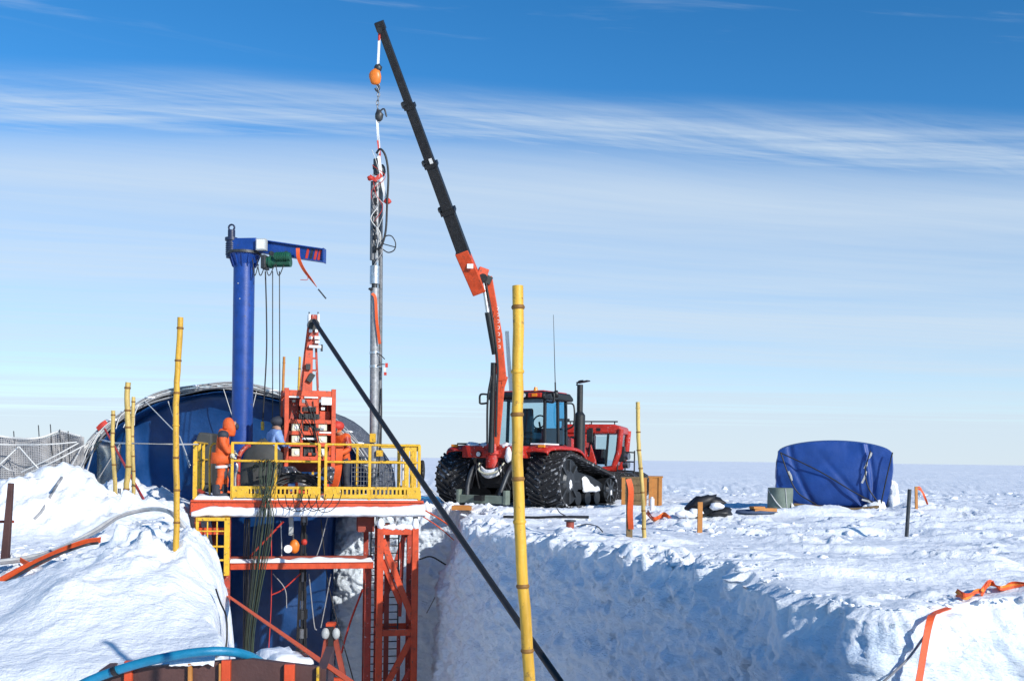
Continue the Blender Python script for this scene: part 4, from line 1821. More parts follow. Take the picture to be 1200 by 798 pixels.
strp('webbing', WHITE, lambda q: q.ribbon(sm([sp_(442, 140), sp_(443, 158), sp_(444, 175), sp_(441, 190), sp_(438, 208)], 5), .055, .02, (1, .3, 0), 2.))
strp('webbing', REDROPE, lambda q: q.ribbon(sm([sp_(443, 165), sp_(444, 172), sp_(445, 196), sp_(440, 205)], 5), .06, .025, (1, .5, 0), 1.))
strp('webbing', WHITE, lambda q: q.ribbon(sm([sp_(444, 183, -.1), sp_(447, 208, -.1), sp_(451, 228, -.1), sp_(454, 236, -.1)], 5), .07, .015, (1, .2, 0), .6))
strp('webbing_hook', REDROPE, lambda q: q.blob(sp_(454, 236, -.1), (.09, .05, .07), 4, .3))
strp('lifting_head', DARKSTEEL, lambda q: (q.cyl(sp_(442, 187), sp_(442, 205), .09, n=12), q.cyl(sp_(437, 196), sp_(448, 196), .06, n=10), q.blob(sp_(447, 200), (.1, .1, .14), 5, .3)))
strp('binding', REDROPE, lambda q: (q.ribbon([sp_(433, 207, -.12), sp_(440, 211, -.14), sp_(447, 205, -.12)], .1, .03, (0, 0, 1)), q.blob(sp_(434, 209, -.13), (.07, .05, .06), 6, .3)))
strp('drill_tube', MGREY, lambda q: q.cyl(sp_(437.5, 213), sp_(436.5, 305), .062, n=14))
strp('drill_tube', LGREY, lambda q: q.cyl(sp_(442, 212), sp_(441, 305), .05, n=14))
strp('drill_tube', MGREY, lambda q: q.cyl(sp_(446.5, 214, .06), sp_(445, 520, .06), .05, n=14))
for i in range(6):
    c = sp_(440 - .12 * i, 222 + 14 * i, -.07)
    m = MB()
    m.box(c, (.085, .06, .15 if i % 2 else .1))
    m.build('clamp', BLACK, strg, w=True, bevel=.015)
strp('tube_joint', DARKSTEEL, lambda q: q.cyl(sp_(438.5, 303), sp_(438.5, 313), .055, n=12))
strp('sensor_sleeve', SILVER, lambda q: q.cyl(sp_(439.3, 312), sp_(439, 333), .115, n=18))
strp('tube_joint', DARKSTEEL, lambda q: (q.cyl(sp_(439, 333), sp_(438.8, 340), .07, n=12), q.blob(sp_(436, 339, -.05), (.08, .06, .05), 9, .4)))
strp('main_pipe', LGREY, lambda q: q.cyl(sp_(439.3, 338), sp_(438, 585), .105, n=18))
for py in (412, 428):
    strp('pipe_clamp', SILVER, lambda q: q.cyl(sp_(439, py), sp_(439, py + 3), .118, n=18))
    m = MB()
    m.tube(sm([sp_(441, py + 1, -.1), sp_(447, py + 5 if py < 420 else py - 1, -.12), sp_(451, py + 9 if py < 420 else py - 1, -.12)], 5), .012, 5)
    m.build('tag_cord', DARKSTEEL, strg, w=True)
strp('tag', REDROPE, lambda q: (q.box(sp_(453, 428, -.12), (.06, .03, .1)), ))
strp('tag', WHITE, lambda q: (q.box(sp_(451, 433, -.13), (.05, .03, .1)), ))
strp('tag', REDROPE, lambda q: (q.box(sp_(451.5, 438, -.14), (.06, .03, .07)), ))
strp('orange_ribbon', STRAP, lambda q: q.ribbon(sm([sp_(436, 344, -.13), sp_(440, 350, -.14), sp_(441.5, 375, -.15), sp_(445, 403, -.15)], 6), .065, .012, (1, .3, 0), .5))
strp('hose', CABLE, lambda q: q.tube(sm([sp_(441, 180, -.1), sp_(446, 175, -.15), sp_(452, 184, -.15), sp_(455, 206, -.15), sp_(453.5, 240, -.15), sp_(452, 270, -.15), sp_(447, 288, -.15), sp_(440, 293, -.13)], 8), .026, 7))
strp('hose_loop', CABLE, lambda q: q.tube(sm([sp_(448, 285, -.1), sp_(452, 277, -.1), sp_(459, 277, -.1), sp_(463.5, 285, -.1), sp_(462, 293, -.1), sp_(455, 296, -.1), sp_(448, 292, -.1)], 6), .014, 6))
rng = random.Random(31)
for k in range(9):
    y0 = 180 + 12 * k + rng.uniform(-4, 4)
    m = MB()
    m.tube(sm([sp_(439 + rng.uniform(-4, 4), y0, -.12), sp_(443 + rng.uniform(-9, 9), y0 + 14, -.16), sp_(441 + rng.uniform(-6, 8), y0 + 30, -.14), sp_(440 + rng.uniform(-3, 6), y0 + 46, -.1)], 5), rng.choice((.007, .01, .013)), 5)
    m.build('thin_cable', rng.choice((CABLE, ROPE, GREYROPE, REDROPE)), strg, w=True)
strp('hose_stub', CABLE, lambda q: q.tube([sp_(449, 286, -.1), sp_(464, 290, -.1)], .012, 5))
strp('yellow_clamp', YELLOW, lambda q: q.box(sp_(437, 513, -.13), (.13, .12, .2)))
strp('yellow_clamp', YELLOW, lambda q: q.box(sp_(445, 531, -.1), (.14, .16, .14)))
strp('side_cable', CABLE, lambda q: q.tube(sm([sp_(447, 455, 0), sp_(447, 490, -.1), sp_(446, 515, -.15), sp_(443, 560, -.15)], 6), .02, 6))

#==SECTION4==
# ------------------------------------------------------------------ red crawler tractor with loader crane
TPSI = R(30)
trc = Vector((-.47, 27.75, 0))
TG = P(650, 597, 26.8).z
trac = thing('crawler_tractor', 'red crawler tractor with long black loader crane holding up the drill', 'tractor', (trc.x, trc.y, TG), -TPSI)


def hullpath(circs, n=96):
    pts = []
    for (y, z, r) in circs:
        pts += [(y + r * math.cos(a), z + r * math.sin(a)) for a in [i * 2 * math.pi / 60 for i in range(60)]]
    pts = sorted(set((round(a, 5), round(b, 5)) for a, b in pts))

    def half(ps):
        h = []
        for p in ps:
            while len(h) > 1 and (h[-1][0] - h[-2][0]) * (p[1] - h[-2][1]) - (h[-1][1] - h[-2][1]) * (p[0] - h[-2][0]) <= 0:
                h.pop()
            h.append(p)
        return h
    lo, up = half(pts), half(pts[::-1])
    hp = np.array(lo[:-1] + up[:-1] + [lo[0]])
    d = np.concatenate([[0], np.cumsum(np.linalg.norm(np.diff(hp, axis=0), axis=1))])
    t = np.linspace(0, d[-1], n + 1)[:-1]
    return np.stack([np.interp(t, d, hp[:, 0]), np.interp(t, d, hp[:, 1])], axis=1), d[-1]


def make_track(parent, xc, wd, circs, lugs=54, chev=.16, nm='track'):
    path, ln = hullpath(circs, 108)
    nxt = np.roll(path, -1, 0) - np.roll(path, 1, 0)
    nxt /= np.linalg.norm(nxt, axis=1)[:, None]
    nrm = np.stack([nxt[:, 1], -nxt[:, 0]], axis=1)
    n = len(path)
    m = MB()
    vv, ff = [], []
    for i in range(n):
        for dx, dn in ((-wd / 2, 0), (wd / 2, 0), (wd / 2, -.05), (-wd / 2, -.05)):
            p = path[i] + nrm[i] * dn
            vv.append((xc + dx, p[0], p[1]))
    for i in range(n):
        j = (i + 1) % n
        for k in range(4):
            k2 = (k + 1) % 4
            ff.append((i * 4 + k, i * 4 + k2, j * 4 + k2, j * 4 + k))
    m._add(vv, ff)
    belt = m.build(nm, SNOWYRUB, parent)
    m = MB()
    for q in range(lugs):
        f = q / lugs * n
        i = int(f)
        fr = f - i
        p = path[i] * (1 - fr) + path[(i + 1) % n] * fr
        tv, nv = nxt[i], nrm[i]
        for sd in (-1, 1):
            a = Vector((xc + sd * .03, p[0] + tv[0] * chev * (.5 if sd > 0 else .9), p[1] + tv[1] * chev * (.5 if sd > 0 else .9)))
            b = Vector((xc + sd * wd * .49, p[0] - tv[0] * chev, p[1] - tv[1] * chev))
            o3 = Vector((0, nv[0], nv[1])) * .022
            m.beam(a + o3, b + o3, .055, .06, up=(0, nv[0], nv[1]))
    m.build('tread_lugs', RUBBER, belt)['kind'] = 'stuff'
    return belt


TC = [(.78, .74, .73), (3.35, .46, .45), (1.2, .36, .36)]
for xc in (-1.45, 1.45):
    make_track(trac, xc, 1.0, TC)
    for (y, z, r, nm) in ((.74, .72, .62, 'drive_wheel'), (3.35, .44, .36, 'idler_wheel')):
        m = MB()
        sgn = 1 if xc > 0 else -1
        m.cyl((xc - .42, y, z), (xc + .42, y, z), r, n=28)
        o = m.build(nm, BLACK, trac)
        m = MB()
        xo = xc + sgn * .43
        m.cyl((xo - sgn * .02, y, z), (xo + sgn * .05, y, z), r * .55, r * .42, 24)
        m.build('hub', DARKSTEEL, o)
        for k in range(8):
            a = k * math.pi / 4
            m = MB()
            m.beam((xo, y + r * .4 * math.cos(a), z + r * .4 * math.sin(a)), (xo, y + r * .93 * math.cos(a), z + r * .93 * math.sin(a)), .06, .09, up=(1, 0, 0))
            m.build('spoke', DARKSTEEL, o)
        m = MB()
        m.blob((xo + sgn * .03, y + .03, z - .06), (.04, r * .16, r * .26), 3 + xc, .7, 12, 9)
        m.build('packed_snow', LOOSE, o)
    for y in (1.35, 1.95, 2.55):
        m = MB()
        m.cyl((xc - .42, y, .25), (xc + .42, y, .25), .19, n=18)
        m.build('road_wheel', BLACK, trac)
    m = MB()
    m.prism([(1.3, .5), (3.1, .42), (3.1, .62), (2.3, .86), (1.35, 1.0)], 'x', xc - .36, xc + .36)
    m.build('track_frame', BLACK, trac, bevel=.03)
    m = MB()
    rows = []
    for j in range(9):
        row = []
        for i in range(13):
            u, v = i / 12, j / 8
            y = 1.75 + 1.05 * u
            z = .42 + (.50 - .36 * u) * v * (.75 + .25 * math.sin(u * 7)) + .09 * mnoise.noise(Vector((u * 4, v * 3, 1)))
            ed = min(u, 1 - u, v, 1 - v)
            row.append((xc + (1 if xc > 0 else -1) * (.37 + .09 * min(1, ed * 6) + .03 * mnoise.noise(Vector((u * 5, v * 5, 2)))), y - .1 * v, z))
        rows.append(row)
    m.grid(rows)
    m.build('packed_snow', LOOSE, trac, solid=.03)
    # fender
    m = MB()
    fpath = [(.05, 1.50), (.12, 1.58), (.35, 1.64), (1.1, 1.66), (1.9, 1.62), (2.3, 1.46), (2.5, 1.25)]
    fs = [Vector((0, a, b)) for a, b in fpath]
    fs = sm(fs, 5)
    sg = 1 if xc > 0 else -1
    rows = [[Vector((xc + sg * dx, q.y, q.z - dz_)) for dx, dz_ in ((-.62, .05), (-.55, 0), (-.25, -.02), (.02, 0), (.12, .02), (.14, .09))] for q in fs]
    m.grid(rows)
    m.build('fender', TRACTOR, trac, solid=.05)
    m = MB()
    m.bb(xc - sg * .5, xc - sg * .05, .25, 1.1, 1.695, 1.74)
    m.build('fender_mat', BLACK if xc < 0 else LOOSE, trac, bevel=.02)
    m = MB()
    m.box((xc - .05 * xc, .12, 1.66), (.2, .06, .07))
    m.build('tail_light', AMBER, trac, bevel=.01)
# chassis, rear hitch
m = MB()
m.bb(-.55, .55, .35, 4.3, .55, 1.35)
m.bb(-.92, .92, .55, 1.0, .5, .95)
m.build('chassis', BLACK, trac, bevel=.03)
m = MB()
m.prism([(-.52, .95), (-.35, .62), (.35, .62), (.52, .95), (.52, 1.35), (-.52, 1.35)], 'y', -.05, .36)
m.build('rear_housing', BLACK, trac, bevel=.02)
for x in (-.5, .55):
    m = MB()
    m.tube(sm([(x, .1, 1.2), (x * 1.1, -.25, 1.0), (x * 1.05, -.5, .62), (x * .95, -.62, .3)], 5), .065, 8)
    m.build('lift_arm', DARKSTEEL, trac)
m = MB()
m.bb(-.75, .75, -.68, -.5, .12, .34)
m.bb(-.78, -.68, -.7, -.48, .1, .48)
m.bb(.68, .78, -.7, -.48, .1, .48)
m.build('hitch_bar', OLIVE, trac, bevel=.02)
m = MB()
m.bb(-.12, .12, -.85, .2, .2, .34)
m.build('drawbar', BLACK, trac)
m = MB()
rows = []
for j in range(8):
    rows.append([(-.36 + .66 * i / 12, -.12 - .16 * math.sin(math.pi * i / 12) * (1 - (j / 7 - .5) ** 2), .93 + .20 * (j / 7) * (1 + .1 * i / 12) - .14 * math.sin(math.pi * i / 12)) for i in range(13)])
m.grid(rows)
m.build('packed_snow', LOOSE, trac, solid=.05)
m = MB()
m.tube(sm([(-.4, -.14, 1.18), (-.3, -.3, .98), (0, -.36, .9), (.3, -.3, 1.0), (.38, -.14, 1.2)], 5), .03, 6)
m.build('sling_hose', CREAM, trac)
for k, (x0, x1) in enumerate(((.1, .5), (.2, .62), (-.55, -.35), (.4, .3), (-.3, -.62))):
    m = MB()
    m.tube(sm([(x0, .0, 1.3), ((x0 + x1) / 2 + .08, -.35, .95), (x1, -.2, .5)], 6), .022, 6)
    m.build('hydraulic_hose', CABLE, trac)
# crane sub-frame beam across the rear
m = MB()
m.bb(-.98, .95, -.12, .3, 1.33, 1.66)
m.build('rear_beam', TRACTOR, trac, bevel=.03)
for x, r_ in ((-.42, .085), (.75, .06)):
    m = MB()
    m.cyl((x, -.16, 1.43), (x, -.11, 1.43), r_, n=16)
    o = m.build('work_light', BLACK, trac)
    m = MB()
    m.cyl((x, -.175, 1.43), (x, -.16, 1.43), r_ * .75, n=16)
    m.build('lens', WHITE, o)
for x, w_ in ((-.75, .22), (-.3, .16), (.35, .2), (.62, .2)):
    m = MB()
    m.blob((x, .05, 1.66), (w_, .16, .09), x * 3, .4, 12, 8)
    m.build('snow_lump', LOOSE, trac)
m = MB()
m.blob((.5, -.12, 1.42), (.10, .08, .2), 4, .4, 10, 9)
m.build('snow_lump', LOOSE, trac)
# bonnet
m = MB()
m.prism([(3.0, 1.3), (4.55, 1.25), (4.7, 1.5), (4.55, 1.85), (3.0, 2.05)], 'x', -.5, .5)
m.build('bonnet', TRACTOR, trac, bevel=.06)
# cab
CX, Y0, Y1, Z0, Z1 = .84, 1.28, 2.6, 1.62, 2.98
m = MB()
m.bb(-CX, CX, Y0, Y1, Z0 - .25, Z0 + .1)
m.build('cab_floor', BLACK, trac, bevel=.03)
for (x, y) in ((-CX, Y0), (CX, Y0), (-CX, Y1), (CX, Y1), (CX, 2.1), (-CX, 2.1)):
    m = MB()
    m.beam((x * 1.0, y, Z0 + .1), (x * .96, y + (.0 if y != Y0 else .06), Z1), .085, .085)
    m.build('cab_pillar', BLACK, trac, bevel=.02)
for (a, b) in (((-CX, Y0), (CX, Y0)), ((CX, Y0), (CX, Y1)), ((-CX, Y0), (-CX, Y1)), ((-CX, Y1), (CX, Y1))):
    m = MB()
    e = .05
    p = [Vector((a[0], a[1], Z0 + .12)), Vector((b[0], b[1], Z0 + .12)), Vector((b[0] * .965, b[1] + (.055 if b[1] == Y0 else 0), Z1 - .02)), Vector((a[0] * .965, a[1] + (.055 if a[1] == Y0 else 0), Z1 - .02))]
    m._add(p, [(0, 1, 2, 3)])
    m.build('window_pane', BGLASS if a == (CX, Y0) else GLASS, trac, solid=.008)
m = MB()
m.prism([(Y0 - .22, Z1 + .0), (Y0 - .26, Z1 + .12), (Y0 - .1, Z1 + .22), (Y1 + .05, Z1 + .22), (Y1 + .28, Z1 + .1), (Y1 + .26, Z1)], 'x', -CX - .1, CX + .1)
roof = m.build('cab_roof', BLACK, trac, bevel=.05)
m = MB()
m.prism([(Y0 - .12, Z1 + .20), (Y0 - .05, Z1 + .25), (Y1, Z1 + .25), (Y1 + .1, Z1 + .20)], 'x', -CX, CX)
m.build('roof_cap', TRACTOR, roof, bevel=.02)
for x in (-.62, -.38, .12, .32):
    m = MB()
    m.cyl((x, Y0 - .29, Z1 + .1), (x, Y0 - .2, Z1 + .1), .075, n=14)
    o = m.build('roof_light', BLACK, trac)
    m = MB()
    m.cyl((x, Y0 - .30, Z1 + .1), (x, Y0 - .285, Z1 + .1), .062, n=14)
    m.build('lens', WHITE, o)
m = MB()
m.bb(.45, .86, Y0 - .285, Y0 - .2, Z1 + .04, Z1 + .17)
o = m.build('indicator_panel', TRACTOR, trac, bevel=.015)
m = MB()
m.box((.66, Y0 - .29, Z1 + .105), (.16, .02, .08))
m.build('lens', AMBER, o)
for x in (-.55, .55):
    m = MB()
    m.cyl((x, Y0 - .02, Z1 + .22), (x, Y0 - .02, Z1 + .34), .065, .045, 12)
    m.build('beacon', AMBER, trac)
for sx in (-1, 1):
    m = MB()
    m.tube(sm([(sx * .93, Y0 - .1, Z1 + .16), (sx * 1.17, Y0 - .15, Z1 + .16), (sx * 1.2, Y0 - .15, Z1 - .02), (sx * 1.16, Y0 - .15, Z1 - .1), (sx * .94, Y0 - .1, Z1 - .08)], 5), .03, 6)
    m.build('mirror_bracket', BLACK, trac)
m = MB()
m.tube(sm([(.9, Y1 - .1, Z1 - .05), (1.12, Y1 - .1, Z1 - .12), (1.13, Y1 - .1, Z1 - .65), (.92, Y1 - .1, Z1 - .8)], 5), .025, 6)
m.build('mirror_bracket', BLACK, trac)
# interior
m = MB()
m.bb(-.28, .28, 1.7, 2.2, Z0 + .25, Z0 + .45)
m.box((0, 1.68, Z0 + .78), (.5, .16, .7), Matrix.Rotation(.12, 3, 'X'))
m.build('seat', SEAT, trac, bevel=.05)
m = MB()
m.tube([(.2 * math.cos(a), 2.5 + .06 * math.sin(a), Z0 + .78 + .19 * math.sin(a)) for a in [i * math.pi / 9 for i in range(19)]], .022, 6)
m.cyl((0, 2.7, Z0 + .3), (0, 2.5, Z0 + .78), .03, n=8)
m.build('steering_wheel', BLACK, trac)
m = MB()
m.bb(-.7, .7, 2.6, 2.8, Z0 + .1, Z0 + .6)
m.build('dashboard', SEAT, trac, bevel=.04)
# exhaust stack
e0 = LP(trac, 680, 545, lx=.92)
m = MB()
ex, ey = .92, 3.3
m.cyl((ex, ey, 1.0), (ex, ey, 2.62), .165, n=20)
m.cyl((ex, ey, 2.62), (ex, ey, 2.72), .165, .09, 20)
m.build('exhaust_muffler', BLACK, trac)
m = MB()
m.cyl((ex, ey, 2.7), (ex, ey, 3.52), .09, n=16)
m.build('exhaust_pipe', BLACK, trac)
m = MB()
m.box((ex + .1, ey, 3.6), (.36, .22, .03), Matrix.Rotation(-.15, 3, 'Y'))
m.tube(sm([(ex - .12, ey, 3.5), (ex - .05, ey, 3.62), (ex + .1, ey, 3.64)], 4), .02, 5)
m.build('exhaust_flap', BLACK, trac)
# aerials
a0 = LP(trac, 651, 462, ly=Y0)
a1 = LP(trac, 648.5, 369, ly=Y0)
m = MB()
m.tube([a0, a0 + (a1 - a0) * .15], .022, 7)
m.tube([a0 + (a1 - a0) * .13, a1], .012, 6, r1=.006)
m.build('aerial', BLACK, trac)
m = MB()
m.blob(a0, (.12, .09, .1), 2, .3)
m.build('aerial_base', BLACK, trac)

# loader crane (parts of the tractor)
def cw(px, py, Y):
    return P(px, py, Y)


def cpart(name, mat, fn, bev=0.):
    mm = MB()
    fn(mm)
    return mm.build(name, mat, trac, w=True, bevel=bev)


kb = cw(576, 545, 27.75)
k1 = cw(583, 468, 27.7)
k2 = cw(588, 432, 27.6)
k3 = cw(571, 326, 27.2)
VUP = (0, 1, 0)
cpart('crane_base', TRACTOR, lambda q: (q.cyl(cw(578, 548, 27.75), cw(578, 520, 27.75), .21, .18, 18), q.cyl(cw(578, 532, 27.75), cw(578, 528, 27.75), .25, n=18)))
cpart('crane_column', ORANGE, lambda q: q.beam(cw(578, 536, 27.75), cw(588.5, 436, 27.62), .27, .30, VUP, .21, .22), .02)
cpart('inner_boom', ORANGE, lambda q: (q.beam(cw(588, 446, 27.6), cw(583.5, 390, 27.45), .27, .23, VUP, .23, .2), q.beam(cw(583.5, 392, 27.46), cw(572.5, 324, 27.2), .23, .2, VUP, .19, .19)), .02)
cpart('boom_heel', ORANGE, lambda q: q.beam(cw(592.5, 441, 27.6), cw(585, 470, 27.65), .14, .22, VUP, .05, .2), .01)
cpart('lift_cylinder', BLACK, lambda q: q.cyl(cw(575.5, 530, 27.5), cw(578.5, 425, 27.35), .08, n=14))
cpart('lift_cylinder', BLACK, lambda q: q.cyl(cw(580, 415, 27.3), cw(571.5, 366, 27.1), .085, n=14))
cpart('cylinder_rod', SILVER, lambda q: q.cyl(cw(571.8, 368, 27.1), cw(566.5, 332, 27.05), .05, n=12))
cpart('hose_bundle', CABLE, lambda q: q.tube(sm([cw(581, 512, 27.4), cw(582.5, 455, 27.3), cw(583, 425, 27.25), cw(577, 375, 27.1), cw(569, 330, 27.0)], 8), .032, 7))
cpart('hose_bundle', CABLE, lambda q: q.tube(sm([cw(571, 520, 27.4), cw(571.5, 470, 27.3), cw(576, 440, 27.25)], 8), .03, 7))
cpart('knuckle', BLACK, lambda q: (q.beam(cw(575, 330, 27.2), cw(560, 322, 27.1), .22, .2, VUP), q.cyl(cw(566, 326, 26.95), cw(566, 326, 27.35), .12, n=14)), .01)
ob0, ob1 = cw(562, 343, 27.15), cw(541, 294, 26.6)
cpart('outer_boom', ORANGE, lambda q: q.beam(ob0, ob1, .28, .36, (1, 0, 0), .32, .36), .02)
cpart('boom_lug', ORANGE, lambda q: q.beam(cw(560, 318, 27.1), cw(571, 322, 27.15), .25, .26, VUP), .02)
tip = cw(446.5, 33, SY)
st = ob0 + (ob1 - ob0) * .6
tot = tip - st
segs = [(0, .26, .33), (.24, .46, .285), (.44, .70, .24), (.68, 1.0, .19)]
for i, (a, b, w_) in enumerate(segs):
    cpart('boom_section', BLACK, lambda q: q.beam(st + tot * a, st + tot * b, w_ * .9, w_, (1, 0, 0), w_ * .86, w_ * .95), .012)
    if i < 3:
        cpart('boom_collar', BLACK, lambda q: (q.beam(st + tot * (b - .012), st + tot * (b + .004), w_ * 1.12, w_ * 1.18, (1, 0, 0)), q.cyl(st + tot * b + Vector((-w_ * .6, -.1, 0)), st + tot * b + Vector((-w_ * .6, .1, 0)), .06, n=8)))
cpart('boom_tip', BLACK, lambda q: (q.beam(tip + tot.normalized() * -.05, tip + tot.normalized() * .14, .2, .22, (1, 0, 0)), q.cyl(cw(444.6, 36, SY - .1), cw(444.6, 36, SY + .1), .07, n=12)), .01)
cpart('boom_label', WHITE, lambda q: q.beam(st + tot * .44 + Vector((.02, -.15, 0)), st + tot * .475 + Vector((.02, -.15, 0)), .012, .08, (1, 0, 0)))
cpart('boom_label', WHITE, lambda q: q.box(cw(551, 312, 26.6), (.16, .01, .12)))
for k in range(7):   # worn white lettering up the inner boom
    c = cw(585.3 - .33 * k * .9, 408 - 7.5 * k, 27.27 - .028 * k)
    cpart('letter', WHITE, lambda q: (q.box(c, (.05, .008, .012), Matrix.Rotation(.15, 3, 'Y')), q.box(c + Vector((.02, 0, .035)), (.012, .008, .08)), q.box(c + Vector((-.005, 0, .07)), (.05, .008, .012))))['kind'] = 'stuff'

# ------------------------------------------------------------------ red snow groomer behind the tractor
gb0 = P(700, 597, 34.0)
GG = gz(gb0.x, 34.0)
grm = thing('snow_groomer', 'red snow groomer with glazed cab parked behind the crawler tractor', 'snow groomer', (gb0.x, 34.0, GG), R(-14))


def gp(px, py, y=-.9):
    return LP(grm, px, py, ly=y)


gx0, gx1 = gp(657, 500).x, gp(727, 500).x
zr, zs, zf = gp(690, 497).z, gp(690, 508).z, gp(690, 549).z
xb = gp(688, 520).x
m = MB()
m.prism([(gx0, zr - .12), (gx0 + .1, zr), (gx1 - .2, zr), (gx1 + .02, zr - .07), (gx1 + .05, zr - .3), (gx0, zr - .3)], 'y', -.95, .95)
o = m.build('cab_roof', TRACTOR, grm, bevel=.05)
m = MB()
m.tube([(gx0 + .1, -.8, zr + .09), (gx1 - .1, -.8, zr + .09)], .025, 6)
for x in (gx0 + .3, gx0 + 1.0, gx1 - .2):
    m.tube([(x, -.8, zr - .02), (x, -.8, zr + .09)], .02, 6)
m.build('roof_bar', BLACK, o)
for dx in (-.45, -.2, .05):   # marks on the roof edge
    m = MB()
    m.box((gx1 - .75 + dx, -.958, zr - .17), (.13, .008, .1))
    m.build('roof_mark', BLACK, o)
m = MB()
m.bb(gx0, xb, -.9, .9, zf - .2, zr - .3)
m.build('engine_cover', TRACTOR, grm, bevel=.05)
for k, (a, b) in enumerate(((660, 667), (669, 673))):
    m = MB()
    m.bb(gp(a, 512).x, gp(b, 512).x, -.93, -.89, gp(660, 521).z, gp(660, 511).z)
    m.build('side_window', BLACK, grm)
# door frame around the big pane
m = MB()
prof = [gp(688, 510), gp(724, 508), gp(722, 530), gp(716, 549), gp(690, 549)]
m.tube([(q.x, -.93, q.z) for q in [gp(727.5, 503), gp(725, 530), gp(719, 548), gp(703, 551), gp(686, 549)]], .10, 8)
m.build('door_frame', TRACTOR, grm)
m = MB()
m.tube([(q.x, .93, q.z) for q in [gp(727.5, 503), gp(725, 530), gp(719, 548), gp(703, 551)]], .10, 8)
m.build('door_frame', TRACTOR, grm)
m = MB()
m._add([(q.x, -.91, q.z) for q in prof], [(0, 1, 2, 3, 4)])
m.build('window_pane', GLASS, grm, solid=.01)
m = MB()
m._add([(q.x, .91, q.z) for q in prof], [(0, 1, 2, 3, 4)])
m.build('window_pane', GLASS, grm, solid=.01)
m = MB()
a, b = gp(725, 508), gp(717, 548)
m._add([(a.x, -.88, a.z), (a.x, .88, a.z), (b.x, .88, b.z), (b.x, -.88, b.z)], [(0, 1, 2, 3)])
m.build('windscreen', GLASS, grm, solid=.01)
m = MB()
a, b = gp(713, 508), gp(710, 546)
m.beam((a.x, -.92, a.z), (b.x, -.92, b.z), .07, .09)
m.build('door_pillar', BLACK, grm)
m = MB()
c = gp(702, 535, 0)
m.box((c.x, -.1, c.z), (.5, .5, .5))
m.box((c.x - .25, -.1, c.z + .4), (.16, .5, .8), Matrix.Rotation(-.12, 3, 'Y'))
m.box((c.x - .28, -.1, c.z + .95), (.14, .28, .26))
m.build('seat', SEAT, grm, bevel=.05)
m = MB()
m.prism([(gp(686, 528).x, gp(686, 528).z), (gp(693, 524).x, gp(693, 524).z + .1), (gp(699, 540).x, gp(699, 540).z), (gp(700, 551).x, zf - .1), (gp(686, 551).x, zf - .1)], 'y', -1.02, -.94)
m.build('side_panel', TRACTOR, grm, bevel=.02)
m = MB()
m.bb(gx0 - .6, gx1 + .2, -1.0, 1.0, .5, zf - .1)
m.build('chassis', BLACK, grm, bevel=.05)
c = gp(691, 509, -1.2)
m = MB()
m.box((c.x, -1.15, c.z - .05), (.2, .1, .42))
m.tube([(c.x, -1.1, c.z - .3), (c.x - .05, -1.0, c.z - .7), (c.x - .1, -.95, c.z - 1.0)], .03, 6)
m.build('side_mirror', BLACK, grm, bevel=.03)
c = gp(662, 493, 0)
m = MB()
m.cyl((c.x, -.3, zr - .1), (c.x, -.3, zr + .12), .05, n=10)
m.cyl((c.x, -.3, zr + .12), (c.x, -.3, zr + .2), .22, n=16)
m.build('air_intake', BLACK, grm)
c = gp(733, 540, -.8)
for dz_, r_ in ((.15, .12), (-.12, .12)):
    m = MB()
    m.cyl((c.x - .05, -.8, c.z + dz_), (c.x + .12, -.85, c.z + dz_), r_, n=14)
    m.build('headlamp', STEEL, grm)
m = MB()
for dz_ in (-.3, 0, .3):
    m.tube([(c.x - .25, -.9, c.z + dz_), (c.x + .3, -.9, c.z + dz_ - .03)], .025, 6)
for dx in (-.25, .0, .3):
    m.tube([(c.x + dx, -.9, c.z - .4), (c.x + dx, -.9, c.z + .33)], .025, 6)
m.build('lamp_guard', BLACK, grm)
m = MB()
c = gp(729, 532, -.85)
m.box((c.x, -.85, c.z), (.2, .15, .5))
m.build('front_mirror', BLACK, grm, bevel=.03)
for y in (-1.35, 1.35):
    make_track_c = [(-2.0, .5, .42), (2.0, .5, .42), (0, .42, .40)]
    path, _ = hullpath([(gx0 - .3, .52, .5), (gx1 + .3, .48, .46)], 60)
    m = MB()
    m.prism([tuple(p) for p in path], 'y', y - .42, y + .42)
    m.build('track', RUBBER, grm)

#==SECTION5==
# ------------------------------------------------------------------ bamboo poles
def bamboo(top, bot, r, label, mat=BAMBOO, group=None, n=5, nm='bamboo_pole', flag=None):
    top, bot = Vector(top), Vector(bot)
    d = bot - top
    t = thing(nm, label, 'pole', bot, 0, group)
    seed = random.Random(label)
    cuts = [0] + [min(.98, (i + .5 + seed.uniform(-.12, .12)) / n) for i in range(n)] + [1]
    m = MB()
    pts = [top + d * k / 24 + Vector((.5 * r * math.sin(k * .27 + r * 90) + .25 * r * mnoise.noise(Vector((k * .7, r * 50, 1))), 0, 0)) for k in range(25)]
    m.tube(pts, r * .93, 12, True, r)
    m.build('culm', mat, t, w=True)
    dn = d.normalized()
    for c in cuts[1:-1]:
        m = MB()
        p = pts[int(c * 24)]
        m.tube([p - dn * r * .35, p - dn * r * .1, p + dn * r * .1, p + dn * r * .35], lambda u: r * (1.0 + .16 * math.sin(math.pi * u)), 12)
        m.build('node', NODE if abs(hash(round(c, 3))) % 3 else mat, t, w=True)
    return t


